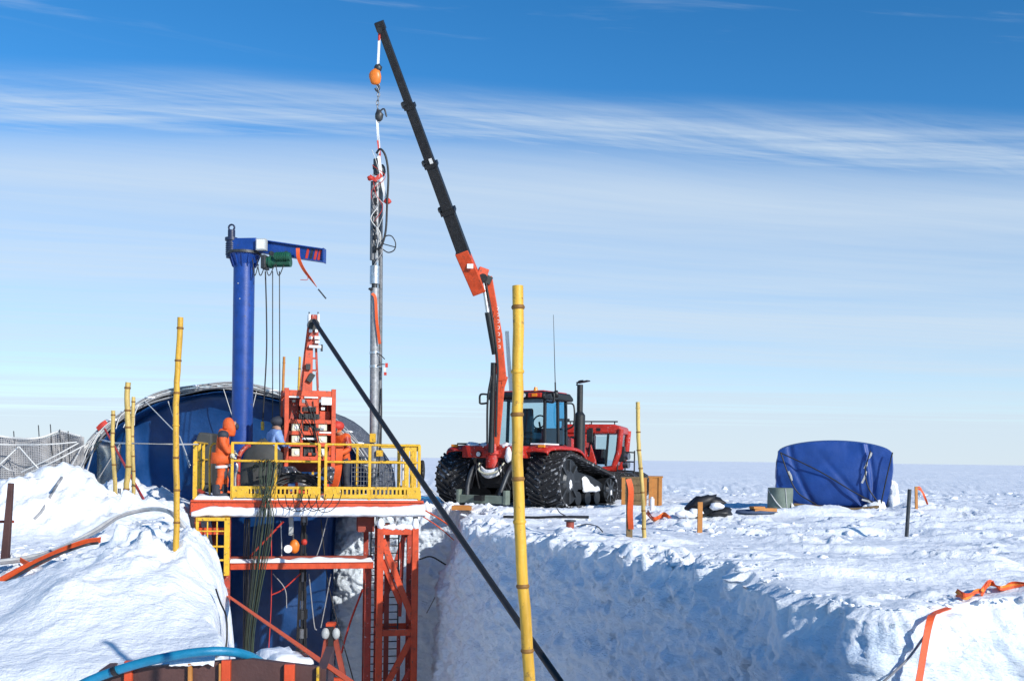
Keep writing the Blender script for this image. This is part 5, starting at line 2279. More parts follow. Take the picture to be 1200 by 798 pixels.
b1 = G(204, 650)
bamboo(P(210.5, 372, b1.y), b1 - Vector((0, 0, .25)), .0275 * b1.y / 9, 'tall yellow bamboo pole standing in the snow bank before the platform', n=8)
nb = P(617.5, 800, 4.2)
nt_ = P(604, 335, 4.2)
bamboo(nt_, nt_ + (nb - nt_) * ((nt_.z - .1) / (nt_.z - nb.z)), .0245, 'thick yellow bamboo pole rising in front of the crawler tractor', n=9)
b3 = G(755, 630)
bamboo(P(747.5, 471, b3.y), b3 - Vector((0, 0, .15)), .0021 * b3.y, 'greenish bamboo pole leaning over the trench rim by the wooden crates', BAMBOO2, n=7)
for px0, py0, px1, py1, Y, r, lab in ((132.5, 481, 134.5, 594, 16.2, .033, 'short pale bamboo pole before the shelter, the outer one of three'),
                                      (151.5, 448, 147, 592, 17.0, .048, 'thickest and tallest of the three pale bamboo poles before the shelter'),
                                      (156.5, 465, 155, 590, 18.2, .034, 'thin pale bamboo pole before the shelter, close behind the thickest one')):
    q = P(px1, py1 + 14, Y)
    bamboo(P(px0, py0, Y), q, r, lab, BAMBOO2, n=7)
m = MB()
m.tube([P(140, 572, 18), P(139.5, 602, 18)], .03, 8)
tag(m.build('steel_stake', STEEL), 'short grey steel stake between the pale bamboo poles', 'stake')
for px, py, lab in ((333, 418, 'dark weathered bamboo tip behind the rig, on the column side'), (351.5, 418, 'yellow bamboo tip right beside the rig mast')):
    q = P(px - 1, 460, 25.2)
    bamboo(P(px, py, 25.2), Vector((q.x, 25.2, .4)), .035, lab, BAMBOO if px > 340 else PLY, n=6)

# ------------------------------------------------------------------ people
def person(name, label, loc, rz, joints, radii, mats, extras):
    """one continuous body grown from a jointed skeleton; faces take the clothing of the nearest bone"""
    t = thing(name, label, 'person', loc, rz)
    names = list(joints)
    idx = {k: i for i, k in enumerate(names)}
    edges = [('pel', 'sp1'), ('sp1', 'chest'), ('chest', 'neck'), ('neck', 'head'), ('head', 'crown')]
    for sd in 'LR':
        edges += [('chest', 'sh' + sd), ('sh' + sd, 'el' + sd), ('el' + sd, 'wr' + sd), ('pel', 'hp' + sd), ('hp' + sd, 'kn' + sd), ('kn' + sd, 'an' + sd), ('an' + sd, 'to' + sd)]
    me = bpy.data.meshes.new('body')
    me.from_pydata([joints[k] for k in names], [(idx[a], idx[b]) for a, b in edges], [])
    tmp = bpy.data.objects.new('body', me)
    COL.objects.link(tmp)
    sk = tmp.modifiers.new('skin', 'SKIN')
    sk.use_smooth_shade = True
    for k in names:
        sv = me.skin_vertices[0].data[idx[k]]
        r_ = radii[k]
        sv.radius = (r_, r_) if not isinstance(r_, tuple) else r_
        sv.use_root = (k == 'pel')
    sb = tmp.modifiers.new('sub', 'SUBSURF')
    sb.levels = sb.render_levels = 2
    dg = bpy.context.evaluated_depsgraph_get()
    me2 = bpy.data.meshes.new_from_object(tmp.evaluated_get(dg))
    bpy.data.objects.remove(tmp)
    body = bpy.data.objects.new('body', me2)
    COL.objects.link(body)
    body.parent = t
    me2.materials.clear()
    ml = []
    for e in edges:
        mt = mats(e)
        if mt not in ml:
            ml.append(mt)
    for mt in ml:
        me2.materials.append(mt)
    segs_ = [(Vector(joints[a]), Vector(joints[b]), ml.index(mats((a, b)))) for a, b in edges]
    for v in me2.vertices:
        q = v.co
        v.co = q + v.normal * (.014 * mnoise.noise(q * 9) + .012 * mnoise.noise(Vector((q.x * 8, q.y * 8, q.z * 26))))
    for pl in me2.polygons:
        c = pl.center
        best = None
        for a, b, k in segs_:
            u = max(0, min(1, (c - a).dot(b - a) / ((b - a).length_squared + 1e-9)))
            dd = (c - a - (b - a) * u).length
            if best is None or dd < best[0]:
                best = (dd, k)
        pl.material_index = best[1]
        pl.use_smooth = True
    extras(t, joints)
    return t


def hand(t, wr, el, mat, curl=.5):
    wr, el = Vector(wr), Vector(el)
    d = (wr - el).normalized()
    side = d.cross(Vector((0, 1, 0)))
    side = side.normalized() if side.length > .1 else Vector((1, 0, 0))
    up = side.cross(d)
    m = MB()
    m.blob(wr + d * .06, (.05, .05, .06), 1, .1, 10, 8)
    for k in range(4):
        a = wr + d * .09 + side * (.033 - .022 * k)
        ln = (.055, .065, .062, .048)[k]
        m.tube(sm([a, a + d * ln * .6 + up * .012, a + d * ln + up * .05 * curl], 3), .011, 6)
    a = wr + d * .04 + side * .05
    m.tube(sm([a, a + d * .04 + side * .025, a + d * .075 + side * .015 + up * .02], 3), .012, 6)
    return m.build('glove', mat, t)


def std_joints(lean=.0, armL=None, armR=None, legs=None, h=1.72, bow=.0):
    k = h / 1.75
    j = dict(pel=(0, 0, .95 * k), sp1=(0, .02 + lean * .3, 1.12 * k), chest=(0, .02 + lean * .7, 1.36 * k), neck=(0, .03 + lean, 1.52 * k),
             head=(0, .06 + lean + bow * .6, 1.60 * k), crown=(0, .07 + lean + bow, 1.70 * k - bow * .3))
    for s_, sd in ((-1, 'L'), (1, 'R')):
        j['sh' + sd] = (s_ * .19, .01 + lean * .8, 1.43 * k)
        arm = armL if sd == 'L' else armR
        j['el' + sd], j['wr' + sd] = arm if arm else ((s_ * .25, .0 + lean * .7, 1.14 * k), (s_ * .25, .09 + lean * .7, .90 * k))
        j['hp' + sd] = (s_ * .10, 0, .90 * k)
        lg = legs[sd] if legs else ((s_ * .11, .03, .50 * k), (s_ * .11, -.01, .09), (s_ * .12, .14, .05))
        j['kn' + sd], j['an' + sd], j['to' + sd] = lg
    return j


BULKY = dict(pel=(.17, .14), sp1=(.185, .15), chest=(.2, .155), neck=.085, head=.10, crown=.085)
for sd in 'LR':
    BULKY.update({'sh' + sd: .105, 'el' + sd: .075, 'wr' + sd: .055, 'hp' + sd: .12, 'kn' + sd: .088, 'an' + sd: .075, 'to' + sd: .05})


def worker_extras(mat_hood, glove, boots=True, patches=True, goggles=True, band=WHITE, hat=None):
    def fn(t, j):
        hd = Vector(j['head'])
        cr = Vector(j['crown'])
        m = MB()
        rows = []
        c0 = (hd + cr) / 2 + Vector((0, -.01, .015))
        for a in range(15):
            th_ = math.pi * a / 14
            row = []
            for b in range(17):
                ph = -math.pi * 1.25 + (math.pi * 1.5) * b / 16
                wv = 1 + .06 * mnoise.noise(Vector((a * .5, b * .5, 3)))
                down = max(0, th_ - math.pi / 2)
                rr = math.sin(th_) * .118 + .09 * down / (math.pi / 2)
                row.append(c0 + Vector((rr * wv * 1.02 * math.cos(ph), (rr * 1.12 * math.sin(ph) - .02 * math.cos(th_)) * wv, .15 * math.cos(min(th_, math.pi * .5)) - .23 * down / (math.pi / 2))))
            rows.append(row)
        m.grid(rows)
        if hat is None:
            m.build('hood', mat_hood, t, solid=.02)
        else:
            m2 = MB()
            m2.blob(c0 + Vector((0, 0, .06)), (.15, .17, .12), 1, .05, 14, 9)
            m2.build('hat', hat, t)
        m = MB()
        m.blob(hd + (cr - hd) * .5 + Vector((0, .085, 0)), (.075, .05, .10), 2, .05, 12, 10)
        f = m.build('face', SKIN, t)
        fc = hd + (cr - hd) * .5
        m = MB()
        m.blob(fc + Vector((0, .14, -.015)), (.016, .02, .026), 1, .05, 8, 6)
        m.build('nose', SKIN, f)
        for sx in (-.03, .03):
            m = MB()
            m.blob(fc + Vector((sx, .127, .022)), (.014, .012, .009), 1, .05, 8, 6)
            m.build('eye', SUITD, f)
        m = MB()
        m.blob(fc + Vector((0, .128, -.055)), (.025, .012, .007), 1, .05, 8, 6)
        m.build('mouth', REDROPE, f)
        if goggles:
            m = MB()
            m.blob(fc + Vector((0, .12, -.01)), (.082, .055, .075), 4, .05, 12, 8)
            m.build('dark_mask', SUITD, t)
        for sd in 'LR':
            hand(t, j['wr' + sd], j['el' + sd], glove)
            kn, an, to = Vector(j['kn' + sd]), Vector(j['an' + sd]), Vector(j['to' + sd])
            m = MB()
            m.tube(sm([an + Vector((0, 0, .16)), an, an + Vector((0, .02, -.05))], 4), .09, 10)
            m.blob((an + to) / 2 + Vector((0, .01, -.035)), (.065, .16, .058), 1, .05, 12, 8)
            m.build('boot', SUITD, t)
            if patches:
                hp = Vector(j['hp' + sd])
                m = MB()
                m.blob(kn + Vector((0, .055, .02)), (.07, .06, .13), 2, .1, 10, 8)
                m.build('knee_patch', SUITD, t)
                u = hp * .45 + kn * .55
                dd = (kn - hp).normalized()
                m = MB()
                m.tube([u - dd * .025, u + dd * .025], .125, 14)
                m.build('reflective_band', band, t)
                sh, el = Vector(j['sh' + sd]), Vector(j['el' + sd])
                m = MB()
                m.blob(sh * .92 + el * .08 + Vector((0, -.0, .0)), (.118, .115, .10), 3, .1, 12, 8)
                m.build('shoulder_patch', SUITD, t)
        if patches:
            m = MB()
            p = Vector(j['pel'])
            m.tube([p + Vector((0, .0, -.17)), p + Vector((0, .0, .06))], .205, 18, False, .185)
            m.build('jacket_hem', mat_hood, t, solid=.02)
    return fn


def suit_mats(e):
    return SUIT


pp = P(258.5, 586, 21.3)
person('person', 'person in orange hooded cold-weather suit with dark shoulder panels, head bowed, on the platform', (pp.x, pp.y, DZ + .05), R(-75),
       std_joints(.04, ((-.24, .04, 1.13), (-.19, .22, .95)), ((.26, .03, 1.10), (.22, .19, .90)), h=1.58, bow=.09,
                  legs={'L': ((-.12, .10, .48), (-.12, .06, .10), (-.12, .2, .05)), 'R': ((.10, .02, .47), (.10, -.08, .10), (.10, .06, .05))}),
       BULKY, suit_mats, worker_extras(SUIT, CREAM))
pp = P(402, 572, 23.6)
person('person', 'person in red hat and orange jacket bending beside the rig at the railing', (pp.x, pp.y, DZ + .02), R(150),
       std_joints(.12, ((-.27, .14, 1.05), (-.17, .36, .95)), ((.27, .14, 1.05), (.16, .36, .92)), h=1.62, bow=.06),
       BULKY, lambda e: SUITD if ('kn' in e[1] or 'an' in e[1] or 'to' in e[1]) else DARKRED if 'el' in e[1] else SUIT if e[0] != 'neck' else SKIN,
       worker_extras(SUIT, SUITD, patches=False, goggles=True, hat=REDROPE))
pp = P(318, 585, 22.6)
person('person', 'person in light blue jacket and dark cap standing beside the rig frame', (pp.x, pp.y, DZ + .02), R(-55),
       std_joints(.06, ((-.23, .16, 1.14), (-.15, .38, 1.12)), ((.24, .15, 1.14), (.16, .38, 1.10)), h=1.68, bow=.03),
       BULKY, lambda e: LBLUE if (e[0] in ('pel', 'sp1', 'chest') and 'hp' not in e[1]) or 'el' in e[1] or 'wr' in e[1] else SUITD if e[0] != 'neck' else SKIN,
       worker_extras(LBLUE, SUITD, patches=False, goggles=True, hat=SUITD))

# ------------------------------------------------------------------ things on the platform and hanging below it
m = MB()
c = P(236, 560, 24.2)
rows = []
shx = [P(231, 590, 24.2).x, P(252, 590, 24.2).x]
g_ = thing('equipment_case', 'dark grey padded equipment cover standing behind the worker in orange', 'cover', ((shx[0] + shx[1]) / 2, 24.2, DZ))
zt2 = P(245, 508, 24.2).z - DZ
w2 = (shx[1] - shx[0]) / 2
m.prism([(-w2, 0), (w2, 0), (w2, zt2), (-w2 + .1, zt2 + .03), (-w2 + .02, zt2 - .2)], 'y', -.3, .3)
m.build('cover', CHARCOAL, g_, bevel=.05)
m = MB()
m.tube([(-w2, -.31, .25), (w2, -.31, .25)], .015, 6)
m.build('tie_cord', CABLE, g_)
m = MB()
cp = P(308, 560, 22.4)
g2 = thing('black_bundle', 'large black tarpaulin bundle piled at the railing under the cables', 'bundle', (cp.x, 22.4, DZ))
rows = []
for j in range(14):
    row = []
    for i in range(21):
        a = 2 * math.pi * i / 20
        f = j / 13
        rr = (.52 - .12 * f) * (1 + .18 * mnoise.noise(Vector((math.cos(a) * 1.5, math.sin(a) * 1.5, f * 2)))) * (1 - .9 * max(0, f - .8) / .2)
        row.append((rr * math.cos(a), .55 * rr * math.sin(a), 1.28 * f + .05 * mnoise.noise(Vector((a, f * 4, 3)))))
    rows.append(row)
m.grid(rows)
m.build('tarpaulin', CHARCOAL, g2)
# dark cable bundle draped over the rail and hanging into the pit
cb = thing('hanging_cables', 'thick bunch of dark green and black cables draped over the railing into the trench', 'cables', (P(312, 540, 21.2).x, 21.2, DZ))
rng = random.Random(21)
for k in range(34):
    m = MB()
    o1, o2 = rng.uniform(-14, 14), rng.uniform(-12, 12)
    Y = 21.12 + rng.uniform(-.08, .06)
    pts = [P(308 + o1 * 1.3, 548 + rng.uniform(-4, 6), 21.55), P(316 + o1, 541 + rng.uniform(-3, 3), Y + .05), P(314 + o1 * .8, 565, Y - .1), P(311 + o2 * .8, 600, Y - .12), P(306 + o2 * .9, 640, Y - .1), P(299 + o2 * .6, 690, Y), P(292 + o2 * .5, 745, Y), P(290 + o2 * .5, 800 + rng.uniform(-20, 10), Y)]
    m.tube(sm(pts, 5), rng.uniform(.004, .008), 5)
    m.build('cable', GREENNET if k % 3 else CABLE, cb, w=True)
for k in range(5):
    m = MB()
    o1 = rng.uniform(-5, 5)
    m.tube(sm([P(288 + o1, 608, 21.4), P(287 + o1, 650, 21.4), P(286.5 + o1 * .8, 720, 21.4), P(286 + o1, 800, 21.4)], 6), .014, 5)
    m.build('cable', DARKSTEEL, cb, w=True)
# heap of hoses between rail and rig
hh_ = thing('hose_heap', 'tangle of black hoses heaped on the deck behind the railing', 'hoses', (P(345, 570, 21.9).x, 21.9, DZ))
for k in range(10):
    m = MB()
    x0 = 318 + rng.uniform(-6, 6)
    m.tube(sm([P(x0, 572 + rng.uniform(-6, 2), 21.7), P(x0 + 20, 560 + rng.uniform(-4, 6), 21.9), P(x0 + 45 + rng.uniform(0, 8), 562 + rng.uniform(-3, 6), 21.85), P(x0 + 62, 575, 21.6), P(x0 + 40, 579, 21.5), P(x0 + 12, 578, 21.55)], 6), .018, 6)
    m.build('hose', CABLE, hh_, w=True)
for k in range(6):
    m = MB()
    x0 = 325 + 9 * k
    m.tube(sm([P(x0, 580, 21.0), P(x0 + 4, 592 + 3 * (k % 3), 20.85), P(x0 + 16, 597 + 2 * (k % 2), 20.85), P(x0 + 26, 590, 20.9), P(x0 + 30, 579, 21.05)], 6), .009, 5)
    m.build('hose', CABLE, hh_, w=True)
hr = thing('hose_coil', 'red rubber hose curving up beside the blue column', 'hose', (P(282, 570, 21.7).x, 21.7, DZ))
m = MB()
m.tube(sm([P(279, 572, 21.7), P(279, 548, 21.7), P(281, 533, 21.8), P(288, 524, 21.9), P(292, 522, 22.0)], 6), .05, 8)
m.build('hose', DARKRED, hr, w=True)
m = MB()
m.tube(sm([P(276, 575, 21.6), P(275.5, 560, 21.6), P(278, 548, 21.6), P(277, 543, 21.6)], 6), .03, 7)
m.build('nozzle', SILVER, hr, w=True)
for a, b, c_, lab in ((235, 586, 246, 'short red pole lying in the deck snow by the opening'),):
    m = MB()
    m.tube([P(233, 575, 21.6), P(247, 584, 21.4)], .055, 8)
    tag(m.build('red_pole', DARKRED), lab, 'pole')
m = MB()
m.ribbon(sm([P(398, 521, 21.75), P(397, 545, 21.7), P(395, 560, 21.7), P(392, 572, 21.7)], 5), .14, .03, (1, .2, 0), .8)
tag(m.build('orange_scarf', STRAP), 'orange cloth strip hanging from the railing beside the rig', 'strap')
m = MB()
c = P(473, 552, 22.2)
m.box(c, (.08, .08, .4))
m.box(c + Vector((0, 0, .22)), (.05, .05, .05))
tag(m.build('white_canister', WHITE, bevel=.02), 'slim white canister inside the corner of the yellow railing', 'canister')

# drill riser hanging under the deck
ds = thing('riser_pipe', 'knobbly grey riser pipe hanging from the deck into the trench', 'pipe', (P(355, 610, 22.2).x, 22.2, DZ - .3))
rng = random.Random(4)
for k in range(17):
    y0 = 604 + 11 * k
    m = MB()
    x_ = 356.5 - .32 * k * .5
    m.cyl(P(x_, y0, 22.2), P(x_ - .15, y0 + 11, 22.2), .05 if k % 2 else .075 + (.03 if k > 8 else 0), n=12)
    m.build('pipe_joint', DARKSTEEL if k % 3 else STEEL, ds, w=True)
m = MB()
m.blob(P(356.5, 635, 22.1), (.07, .06, .07), 2, .1)
m.build('red_cap', REDROPE, ds, w=True)
for k in range(4):
    m = MB()
    o1 = (-6, 5, 7, -4)[k]
    m.tube(sm([P(356 + o1 * .3, 612, 22.1), P(354 + o1 * .6, 690, 22.1), P(352 + o1, 798, 22.1)], 6), .014, 5)
    m.build('cable', CABLE, ds, w=True)
wb = thing('pulley_block', 'orange and white pulley block hanging under the deck', 'pulley', P(342, 640, 21.8))
m = MB()
m.blob(P(345, 640, 21.8), (.11, .08, .15), 3, .1, 12, 9)
m.build('housing', paint('orange_block', (.78, .2, .02)), wb, w=True)
m = MB()
m.cyl(P(337.5, 643, 21.6), P(338, 643, 21.75), .085, n=14)
m.build('white_drum', WHITE, wb, w=True)
m = MB()
m.ribbon([P(341, 606, 21.8), P(341.5, 616, 21.8), P(341, 627, 21.8)], .09, .05)
m.build('hanger', GREYPL, wb, w=True)
m = MB()
m.tube([P(343, 626, 21.8), P(344, 634, 21.8)], .03, 6)
m.build('shackle', DARKSTEEL, wb, w=True)
for (pts, r_, mt, lab) in (
        ([(332, 611, 21.5), (312, 632, 21.5), (290, 655, 21.5)], .022, REDROPE, 'red sling slanting from the deck past the hanging cables'),
        ([(352, 672, 21.9), (332, 690, 21.9), (318, 697, 21.9)], .016, REDROPE, 'thin red line drooping below the lower beam'),
        ([(318, 620, 21.6), (318, 700, 21.6), (315, 760, 21.6)], .010, REDROPE, 'thin dark red line dropping straight down below the deck'),
        ([(329, 610, 21.7), (330, 640, 21.7), (330, 660, 21.7)], .010, ROPE, 'thin pale line hanging between deck and lower beam'),
        ([(384, 606, 22), (375, 640, 22), (366, 664, 22)], .012, GREYROPE, 'grey line slanting under the deck towards the riser pipe'),
        ([(376, 608, 22), (386, 690, 22), (415, 800, 22)], .013, CABLE, 'dark cable slanting from the deck to the trench floor'),
        ([(362, 672, 22), (368, 730, 22), (371, 738, 22)], .012, GREYROPE, 'short grey line below the lower beam'),
        ([(388, 672, 22), (380, 715, 22), (376, 735, 22)], .012, GREYROPE, 'grey line running to the winch stand'),
        ([(320, 672, 21.8), (334, 690, 21.8), (336, 712, 21.8)], .011, GREYROPE, 'frayed grey line below the hanging cables'),
        ([(425, 690, 22.5), (410, 730, 22.5), (400, 765, 22.5)], .024, REDROPE, 'red rod leaning against the snow wall beside the tower'),
        ([(500, 718, 24), (520, 680, 23.5), (535, 650, 23.2)], .012, GREYROPE, 'grey guy line from the tower to the trench rim')):
    m = MB()
    m.tube(sm([P(*q) for q in pts], 8), r_, 6)
    tag(m.build('line', mt), lab, 'line')
# winch stand on the trench floor
ws = thing('winch_stand', 'small orange A-frame winch stand down in the trench', 'winch', (P(388, 798, 19.5).x, 19.5, PIT))
for px in (380, 394):
    m = MB()
    a = P(385 if px < 387 else 390, 735, 19.5)
    b = P(376 if px < 387 else 402, 790, 19.5)
    b = a + (b - a) * ((a.z - PIT) / (a.z - b.z))
    m.beam(a, b, .09, .09)
    m.build('leg', RUST, ws, w=True)
m = MB()
m.beam(P(383, 731, 19.5), P(393, 731, 19.5), .2, .06)
m.build('top_plate', ORANGE, ws, w=True)
for px in (381.5, 394):
    m = MB()
    m.blob(P(px, 742, 19.4), (.075, .07, .11), px, .1, 10, 8)
    m.build('white_roller', GREYPL, ws, w=True)
m = MB()
m.beam(P(388, 733, 19.45), P(388, 798, 19.45), .1, .1)
m.build('post', BLACK, ws, w=True)
m = MB()
m.beam(P(378, 797, 19.4), P(405, 797, 19.4), .1, .1)
m.build('cross_bar', ORANGE, ws, w=True)

# ------------------------------------------------------------------ left bank: hoses, straps, stakes, steel tank
m = MB()
m.tube(sm(HOSEPATH, 8), .03, 10)
tag(m.build('pale_hose', PALEHOSE), 'thick pale hose snaking over the snow bank towards the platform', 'hose')
m = MB()
m.tube([p + Vector((.06 + .04 * math.sin(i * .3), -.10 + .05 * math.sin(i * .2), .0)) for i, p in enumerate(sm(HOSEPATH, 8))], .018, 9)
tag(m.build('grey_hose', GREYROPE), 'thinner grey hose running along the thick pale hose', 'hose')
m = MB()
m.tube([p + Vector((.02, -.09 + .08 * math.sin(i * .25), .0)) for i, p in enumerate(sm(STRAPPATH, 8))], .016, 8)
tag(m.build('dark_cable', DARKSTEEL), 'dark cable half buried beside the orange strap on the bank', 'cable')
m = MB()
m.ribbon([p + Vector((0, 0, .025)) for p in sm(STRAPPATH, 6)], .09, .01, (0, -.5, 1), .4)
tag(m.build('orange_strap', STRAP), 'orange lifting strap lying across the left snow bank', 'strap')
m = MB()
m.ribbon(sm([P(24, 656, 10.9), P(31, 660, 10.85), P(40, 664, 10.8)], 5), .06, .01, (0, -.3, 1))
tag(m.build('strap_end', STRAP), 'short orange strap end poking out between the hoses', 'strap')
m = MB()
m.beam(P(13, 566, 11.6), P(5, 668, 11.6), .055, .05, (0, 1, 0), .09, .06)
tag(m.build('rusty_stake', BROWN, bevel=.005), 'rusty brown steel stake standing askew in the snow bank', 'stake')
m = MB()
m.beam(P(-15, 611, 11.8), P(16, 611, 11.8), .03, .03)
tag(m.build('red_rail', RUST), 'dull red rail just behind the rusty stake', 'rail')
m = MB()
m.tube(sm([P(82, 548, 22), G(72, 566) + Vector((0, 0, .05)), G(62, 582) + Vector((0, 0, .03)), G(50, 600) + Vector((0, 0, .02)), G(40, 612)], 8), .022, 7)
tag(m.build('guy_cable', GREYROPE), 'grey guy cable running from the shelter down the snow heap', 'cable')
for a, b, c_ in (((92, 548), (84, 560), 0), ((88, 535), (66, 572), 1), ((101, 540), (93, 575), 2)):
    m = MB()
    m.tube([P(a[0] + 8, a[1] - 12, 25.5), P(b[0], b[1] + 8, 22)], .018, 6)
    tag(m.build('guy_rope', ROPE), ('upper', 'long slanting', 'steep')[c_] + ' white guy rope pegged beside the arched shelter', 'rope')
m = MB()
m.tube([P(118, 515, 25.9), P(135, 519, 18.5), P(150, 519.5, 17.2), P(206, 520.5, 17), P(232, 520.5, 21.2)], .016, 6)
tag(m.build('barrier_rope', ROPE), 'white rope strung level between the bamboo poles and the railing', 'rope')
m = MB()
m.tube([P(123, 503, 26.2), P(146, 545, 22.0), P(172, 592, 18.5)], .03, 6)
tag(m.build('red_sling', REDROPE), 'red sling stretched from the shelter rim down to the bank', 'sling')
m = MB()
m.tube([P(170, 470, 26.4), P(211, 512, 24), P(223, 545, 22)], .013, 5)
tag(m.build('grey_line', ROPE), 'pale line slanting behind the tall bamboo to the platform', 'line')
m = MB()
m.tube([P(141, 519, 26.3), P(116, 560, 25.6)], .012, 5)
tag(m.build('tie_line', GREYROPE), 'short grey line across the torn corner of the shelter', 'line')
# snow-crusted cable at the bank's edge
m = MB()
m.tube(sm([P(253, 690, 8.7), P(258, 705, 8.6), P(265, 722, 8.5), P(266, 745, 8.45), P(264, 765, 8.4)], 6), .008, 6)
tag(m.build('thin_cable', CABLE), 'thin black cable hanging down the edge of the snow bank', 'cable')
# tensioned orange strap in the foreground
m = MB()
s0, s1 = P(266, 697, 9.6), P(420, 805, 6.7)
pts = [s0 + (s1 - s0) * (i / 24) for i in range(25)]
m.ribbon(pts, .07, .006, S.cross(s1 - s0), .25)
tag(m.build('tension_strap', STRAP), 'twisted orange strap pulled tight from the bank over the brown tank', 'strap')
# brown steel tank
TY = 6.9
tk = thing('steel_tank', 'brown steel tank with orange-red uprights under the blue hose', 'tank', (P(265, 790, TY).x, TY, PIT), R(6))


def tp(px, py, y=0.):
    return LP(tk, px, py, ly=y)


ta, tb_, tc_ = tp(118, 800), tp(292, 772), tp(376, 782)
m = MB()
zb_ = 0.02
m.prism([(ta.x, zb_), (tc_.x, zb_), (tc_.x, tc_.z), (tb_.x, tb_.z), (ta.x, tp(118, 786).z)], 'y', .0, .06)
m.build('side_plate', BROWN, tk)
m = MB()
m.bb(ta.x, tc_.x, .06, .9, tc_.z - .25, tc_.z - .2)
m.build('cover_plate', BROWN, tk)
for x in (ta.x, tc_.x):
    m = MB()
    m.bb(x - .03, x + .03, .06, .9, zb_, tc_.z - .02)
    m.build('end_plate', BROWN, tk)
m = MB()
m.bb(ta.x, tc_.x, .9, .95, zb_, tc_.z - .2)
m.build('side_plate', BROWN, tk)
for px, w_, mt in ((152, .05, ORANGE), (224, .025, PLY), (266, .06, ORANGE), (259, .014, PLY), (340, .07, ORANGE), (373, .018, YELLOW)):
    q = tp(px, 770)
    m = MB()
    m.bb(q.x - w_ / 2, q.x + w_ / 2, -.045, .0, zb_, (tb_.z - .0 if px < 300 else tc_.z + .03) + (.0 if w_ > .04 else -.02))
    m.build('upright', mt, tk, bevel=.004)
m = MB()
rows = []
for k in range(6):
    rows.append([(tp(200, 780).x + (tp(252, 780).x - tp(200, 780).x) * i / 16, -.05 + .3 * k / 5, tb_.z - .03 + (.0 if k in (0, 5) else .045) + .02 * mnoise.noise(Vector((i * .4, k, 1)))) for i in range(17)])
m.grid(rows)
m.build('snow_cover', LOOSE, tk)
m = MB()
m.blob(((tp(318, 775).x), .45, tc_.z - .05), (.2, .3, .07), 3, .7, 18, 11)
m.build('snow_lump', LOOSE, tk)
m = MB()
m.tube(sm([P(70, 815, 6.75), P(110, 795, 6.75), P(160, 778, 6.75), P(210, 767, 6.75), P(245, 763, 6.78), P(270, 763.5, 6.85), P(288, 767, 6.95), P(303, 774, 7.1), P(312, 782, 7.2)], 10), .031, 14)
tag(m.build('blue_hose', BLUEHOSE), 'bright blue corrugated hose arching over the brown steel tank', 'hose')
m = MB()
q0, q1 = P(132, 787, 6.73), P(136, 785, 6.73)
m.tube([q0, q1], .034, 14)
tag(m.build('hose_tie', CABLE), 'black tie wrapped round the blue hose', 'tie')

# ------------------------------------------------------------------ right side: covered load, drum, posts
tg = G(985, 603)
TLY = 26.6
tl0, tl1 = P(911, 560, TLY), P(1048, 560, TLY)
gz_t = gz((tl0.x + tl1.x) / 2, TLY)
ld = thing('covered_load', 'square load wrapped in royal blue tarpaulin on a low sledge', 'load', ((tl0.x + tl1.x) / 2, TLY, gz_t), R(-17))


def lp(px, py, y=0.):
    return LP(ld, px, py, ly=y)


W0, W1 = lp(912, 560).x, lp(1044, 560).x
ztl, zbl = lp(980, 517.5).z, lp(980, 592).z
DEP = 2.2


def tarp_pt(u, v, face):
    """front (face 0), top 1, right 2, left 3, back 4"""
    zedge = lp(912, 533).z
    if face in (0, 4):
        x = W0 + (W1 - W0) * u
        zt = zedge + (ztl - zedge) * math.sin(math.pi * min(1, max(0, u * .96 + .02))) ** .42
        zb2 = zbl - .10 * math.sin(math.pi * u) * 0
        z = zb2 + (zt - zb2) * v
        x += .05 * math.sin(math.pi * v) * (2 * u - 1) + (-.12 * max(0, u - .75) / .25 * (1 - v) ** 2)
        y = 0 if face == 0 else DEP
        sgn = -1 if face == 0 else 1
        bulge = .10 * math.sin(math.pi * u) * math.sin(math.pi * v) ** .7
        w = .025 * mnoise.noise(Vector((u * 5, v * 4, 1))) + .014 * math.sin((u * 9 - v * 7) + 2 * mnoise.noise(Vector((u * 3, v * 3, 5))))
        w -= .045 * math.exp(-((u - .10 - .22 * (1 - v) ** 1.3) / .025) ** 2) + .05 * math.exp(-((u - .28 - .5 * (1 - v)) / .03) ** 2) * (1 - v)
        w += .05 * math.exp(-((u - .80 + .08 * (v - .5)) / .02) ** 2) - .05 * math.exp(-((u - .83 + .08 * (v - .5)) / .02) ** 2)
        return Vector((x, y + sgn * (bulge + w), z))


m = MB()
NU, NV = 70, 40
m.grid([[tarp_pt(i / NU, j / NV, 0) for j in range(NV + 1)] for i in range(NU + 1)])
m.grid([[tarp_pt(i / NU, j / NV, 4) for j in range(NV + 1)] for i in range(NU + 1)])
for u in (0, 1):
    m.grid([[tarp_pt(u, j / NV, 0) + (tarp_pt(u, j / NV, 4) - tarp_pt(u, j / NV, 0)) * (k / 12) + Vector(((.06 if u else -.06) * math.sin(math.pi * k / 12) + .03 * mnoise.noise(Vector((k * .5, j * .15, u))), 0, 0)) for j in range(NV + 1)] for k in range(13)])
m.grid([[tarp_pt(i / NU, 1, 0) + (tarp_pt(i / NU, 1, 4) - tarp_pt(i / NU, 1, 0)) * (k / 12) + Vector((0, 0, .06 * math.sin(math.pi * k / 12))) for k in range(13)] for i in range(NU + 1)])
o = m.build('tarpaulin', NAVYTARP, ld)
for pts in (((915, 531), (924, 556), (935, 577), (958, 592)), ((914, 530), (960, 552), (1000, 576), (1023, 588)), ((1020, 528), (1014, 552), (1018, 572), (1030, 590)), ((1046, 530), (1040, 555), (1032, 592))):
    m = MB()
    m.tube(sm([lp(a, b, -.16) for a, b in pts], 8), .018, 6)
    m.build('lashing_rope', CABLE, ld)
